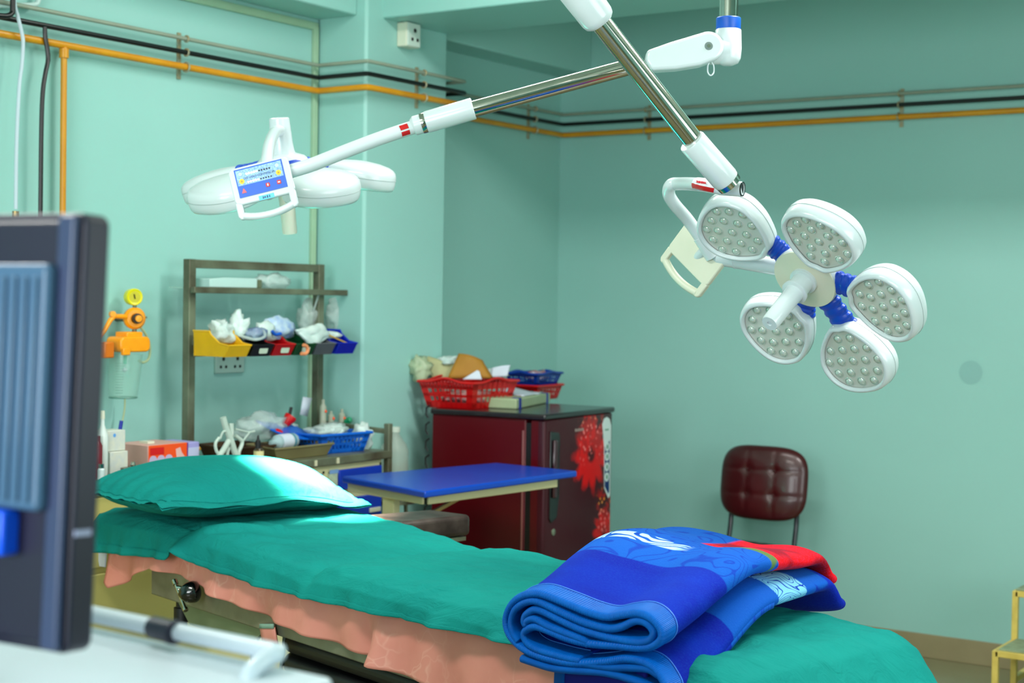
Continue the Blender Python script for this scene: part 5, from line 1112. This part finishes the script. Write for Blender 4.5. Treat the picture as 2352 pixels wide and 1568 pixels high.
# ------------------------------------------------------------------ chair by the back wall
mrn = mat('maroon_vinyl', (.27, .05, .07), .32, nz=((.20, .03, .05), .6, 6), coat=.25, bump=(30, .15, .002))
ch = thing('side_chair', 'maroon tufted vinyl chair with black tube frame by the back wall', 'chair', (-2.9, 6.0, 0))
xl, xr, zb, zt_ = -3.10, -2.688, .565, .885; cxm, czm = (xl+xr)/2, (zb+zt_)/2; hw, hh_ = (xr-xl)/2, (zt_-zb)/2
def tuft(x, y, n=3.0, sx=1.0, sy=1.0):
    d = 0
    for bx_ in (-.30, .32):
        for by_ in (-.30, .36): r2 = ((x-bx_)/.11)**2+((y-by_)/.13)**2; d += math.exp(-r2)
    g = 0
    for bx_ in (-.30, .32): g += .35*math.exp(-((x-bx_)/.05)**2)
    for by_ in (-.30, .36): g += .35*math.exp(-((y-by_)/.06)**2)
    return d*.55+g*.5
def cush(u, v, sgn):
    x, y = (u*2-1), (v*2-1); k = 3.6; m_ = (abs(x)**k+abs(y)**k)**(1/k) if (x or y) else 0
    mx = max(abs(x), abs(y)); sc = mx/m_ if m_ > 0 else 1
    xx, yy = x*sc, y*sc; th = (1-mx**4)**.5
    d = (.034*th*(1 if sgn > 0 else .5))-(.013*tuft(xx, yy)*th if sgn > 0 else 0)
    return xx, yy, d
def backf(sgn):
    def f(u, v):
        x, y, d = cush(u, v, sgn); return V((cxm+hw*x, 6.27+.02*y*1.0-d*sgn-.02*(1-x*x), czm+hh_*y))
    return f
bk = MB().grid(backf(1), 48, 48).grid(backf(-1), 48, 48).build('backrest', mrn, ch, ang=180, fix=False)
mb = MB()
for bx_ in (-.30, .32):
    for by_ in (-.30, .36): p = V((cxm+hw*bx_, 6.27-.034+.010-.018+.01*by_, czm+hh_*by_)); mb.lathe([(0, 0), (.007, .001), (.005, .004), (0, .005)], p, (0, -1, 0), 12)
mb.build('buttons', mrn, bk)
sy0, sy1, sx0, sx1, sz = 5.76, 6.20, -3.125, -2.70, .455
def seatf(sgn):
    def f(u, v):
        x, y, d = cush(u, v, sgn); return V(((sx0+sx1)/2+(sx1-sx0)/2*x, (sy0+sy1)/2+(sy1-sy0)/2*y, sz+d*sgn))
    return f
MB().grid(seatf(1), 44, 44).grid(seatf(-1), 44, 44).build('seat', mrn, ch, ang=180, fix=False)
tb2 = mat('black_tube', (.03, .05, .10), .3, coat=.4)
for x in (cxm-.155, cxm+.155):
    MB().tube(spline([(x, 6.285, .72), (x, 6.275, .56), (x, 6.25, .44), (x, 6.22, .25), (x, 6.24, .0)], 6), .011, 12).build('back_leg', tb2, ch)
    MB().tube(spline([(x, 6.23, .425), (x, 6.0, .42), (x, 5.82, .42), (x, 5.79, .40), (x, 5.78, .0)], 6), .011, 12).build('front_leg', tb2, ch)
MB().tube([(cxm-.155, 5.78, .2), (cxm+.155, 5.78, .2)], .008, 10).tube([(cxm-.155, 6.225, .25), (cxm+.155, 6.225, .25)], .008, 10).build('stretcher', tb2, ch)

# ------------------------------------------------------------------ two step footstool, right edge
ys_ = mat('yellow_cream_paint', (.84, .74, .38), .42, nz=((.70, .60, .26), .6, 22)); fs = thing('step_stool', 'yellow painted metal two-step stool at the right edge', 'step stool', (-1.5, 5.95, 0))
w2 = .022
def sq(a, b, nm='frame_bar'): return MB().bar(a, b, w2).build(nm, ys_, fs, bevel=.002)
xa, xb2, y1_, y2_, y3_ = -1.705, -1.30, 5.72, 5.955, 6.19
for x in (xa, xb2):
    sq((x, y1_, 0), (x, y1_, .25), 'leg'); sq((x, y2_, .0), (x, y2_, .435), 'leg'); sq((x, y3_, 0), (x, y3_, .435), 'leg')
    sq((x, y1_, .24), (x, y2_, .24)); sq((x, y2_, .425), (x, y3_, .425)); sq((x, y2_, .1), (x, y3_, .1))
for y, z in ((y1_, .24), (y2_, .425), (y3_, .425)): sq((xa, y, z), (xb2, y, z))
tr = mat('tread_rubber', (.55, .62, .50), .6, nz=((.40, .42, .30), .6, 30))
MB().box((xa+.01, y1_+.005, .250), (xb2, y2_-.012, .258)).build('tread', tr, fs, bevel=.002); MB().box((xa+.0, y2_, .436), (xb2, y3_, .444)).build('tread', tr, fs, bevel=.002)

# ------------------------------------------------------------------ monitor and white trolley in the foreground
FH_ = V((-math.sin(YAW), math.cos(YAW), 0)); CTZ = 1.15
Lh = (FH_*math.cos(rad(60))-R0*math.sin(rad(60))).normalized(); mn = -(FH_*math.sin(rad(60))+R0*math.cos(rad(60)))
tau = rad(2.8); c0 = at(196, 487, 1.30)
dn = (-UZ*math.cos(tau)+mn*math.sin(tau)).normalized(); nn_ = (mn*math.cos(tau)+UZ*math.sin(tau)).normalized()
MH = .367; MM = frame(c0+dn*MH, Lh, -dn, nn_)      # x left, y up, z toward us
navy = mat('navy_plastic_case', (.09, .085, .18), .38, nz=((.06, .06, .13), .5, 6))
mo = thing('computer_monitor', 'dark computer monitor seen from behind at the left edge', 'monitor', c0+dn*MH+Lh*.27)
def mprism(out, h0, h1, nm, m, par=mo, **k): return MB().prism(out, MM.translation, Lh, -dn, h0, h1, nn_).build(nm, m, par, **k)
def shr(w, h, x, y, r=.008): return [(x+w/2+a, y+h/2+b) for a, b in rrect(w, h, r)]
case = mprism(shr(.55, MH, 0, 0, .01), -.030, -.002, 'case', navy, bevel=.003)
mprism(shr(.536, MH-.014, .007, .007), -.002, .006, 'back_shell', navy, bevel=.005)
mprism(shr(.020, MH-.006, .004, .003, .004), .0, .0075, 'edge_ridge', mat('ridge_plastic', (.20, .24, .36), .3), bevel=.003)
vp = mprism(shr(.43, .205, .020, .118, .006), .006, .020, 'vent_panel', mat('vent_reflection_blue', (.26, .38, .50), .3), bevel=.004)  # pale blue puts the reflected surroundings into the dark vent's colour
for k in range(17): MB().box((.028+k*.0125, .125, .020), (.0335+k*.0125, .312, .0235), MM).build('vent_rib', mat('vent_reflection_blue', (.2, .3, .4)), vp, bevel=.002) if k < 16 else None
MB().box((.24, .125, .020), (.44, .312, .022), MM).build('vent_rib', mat('vent_reflection_blue', (.2, .3, .4)), vp)
mprism(shr(.508, MH-.03, .021, .015), -.0315, -.0298, 'screen', mat('screen_glass', (.02, .02, .03), .1))
MB().box((-.0012, .098, -.022), (.004, .103, -.004), MM).build('side_mark', mat('pale_mark', (.6, .62, .75), .4), case)
MB().box((.155, -.02, .02), (.385, .10, .034), MM).build('stand_neck', navy, mo, bevel=.004)
nb_ = (MM @ V((.27, 0, .03)))
MB().prism(rrect(.30, .20, .03, 5), V((nb_.x, nb_.y, CTZ))+mn*.03, Lh, mn, 0, .014, UZ).build('stand_base', navy, mo, bevel=.004)
MB().bar(V((nb_.x, nb_.y, CTZ+.01)), nb_+dn*-.03, .16, .02, up=nn_).build('stand_column', navy, mo, bevel=.003)
bcb = mat('vivid_blue_cable', (.0, .32, .90), .35)
t = thing('cable_plug', 'bright blue plug and cable on the back of the monitor', 'plug', MM @ V((.10, .08, .01)))
p = onz(15, 1220, 1.2)
kx = MM.inverted() @ at(12, 1222, 1.31)
MB().box((kx.x-.006, kx.y-.019, .006), (kx.x+.020, kx.y+.019, .026), MM).build('plug_body', bcb, t, bevel=.003)
MB().tube(spline([MM @ V((kx.x+.02, kx.y, .018)), MM @ V((kx.x+.06, kx.y-.01, .02)), MM @ V((kx.x+.11, kx.y-.05, .03))], 6), .005, 10).build('cable', bcb, t)
# trolley top
wtop = mat('white_trolley_top', (.74, .79, .83), .35, nz=((.70, .77, .80), .4, 3))
E0_, E1_ = onz(211, 1436, CTZ), onz(776, 1556, CTZ); ed = (E1_-E0_).normalized(); en = V((ed.y, -ed.x, 0)); en = en if en.dot(CAM-E0_) > 0 else -en
tro = thing('equipment_trolley', 'white equipment trolley with side rail in the bottom left foreground', 'trolley', V((E0_.x, E0_.y, 0))+en*.2)
PC = E1_-ed*.50+en*.26
MB().prism(rrect(1.0, .52, .012, 4), PC, ed, en, -.03, 0, UZ).build('top', wtop, tro, bevel=.006, seg=3)
MB().prism(rrect(.92, .46, .02, 4), PC-UZ*.03, ed, en, -.95, 0, UZ).build('body', mat('trolley_body', (.70, .76, .80), .4), tro, bevel=.008)
mb = MB()
for sx_ in (-.4, .4):
    for sy_ in (-.18, .18): mb.lathe([(0, -.012), (.05, -.012), (.05, .012), (0, .012)], V((PC.x, PC.y, .055))+ed*sx_+en*sy_, en, 20).tube([V((PC.x, PC.y, .055))+ed*sx_+en*sy_, V((PC.x, PC.y, .18))+ed*sx_+en*sy_], .012, 8)
mb.build('castors', black, tro)
rz_ = CTZ+.017
r0, r1 = onz(207, 1409, rz_), onz(585, 1487, rz_); rd_ = (r1-r0).normalized()
r2 = onz(628, 1502, rz_-.001); 
mb = MB().tube(spline([r0-rd_*.5, r0-rd_*.25, r0, r1, r1+rd_*.03, r2+en*.010-UZ*.003, r2+en*.028-UZ*.012, r2+en*.034-UZ*.03], 6), .0088, 16)
mb.build('side_rail', mat('rail_white', (.72, .78, .82), .3), tro)
m0, m1 = onz(352, 1440, rz_), onz(392, 1450, rz_); MB().tube([m0, m1], .0112, 16).build('rail_clamp', navy, tro)
MB().tube([m1, m1+(m1-m0)*.25], .0122, 16).build('rail_clamp', navy, tro)
# grey cable and teal cloth beneath the table
o = MB().tube(spline([onT(x, y, -.47) for x, y in ((655, 1440), (652, 1480), (646, 1530), (640, 1600))], 6), .005, 10).build('grey_cable', mat('cable_grey', (.45, .5, .52), .4)); tag(o, 'grey cable hanging from the operating table rail by the bellows', 'cable')
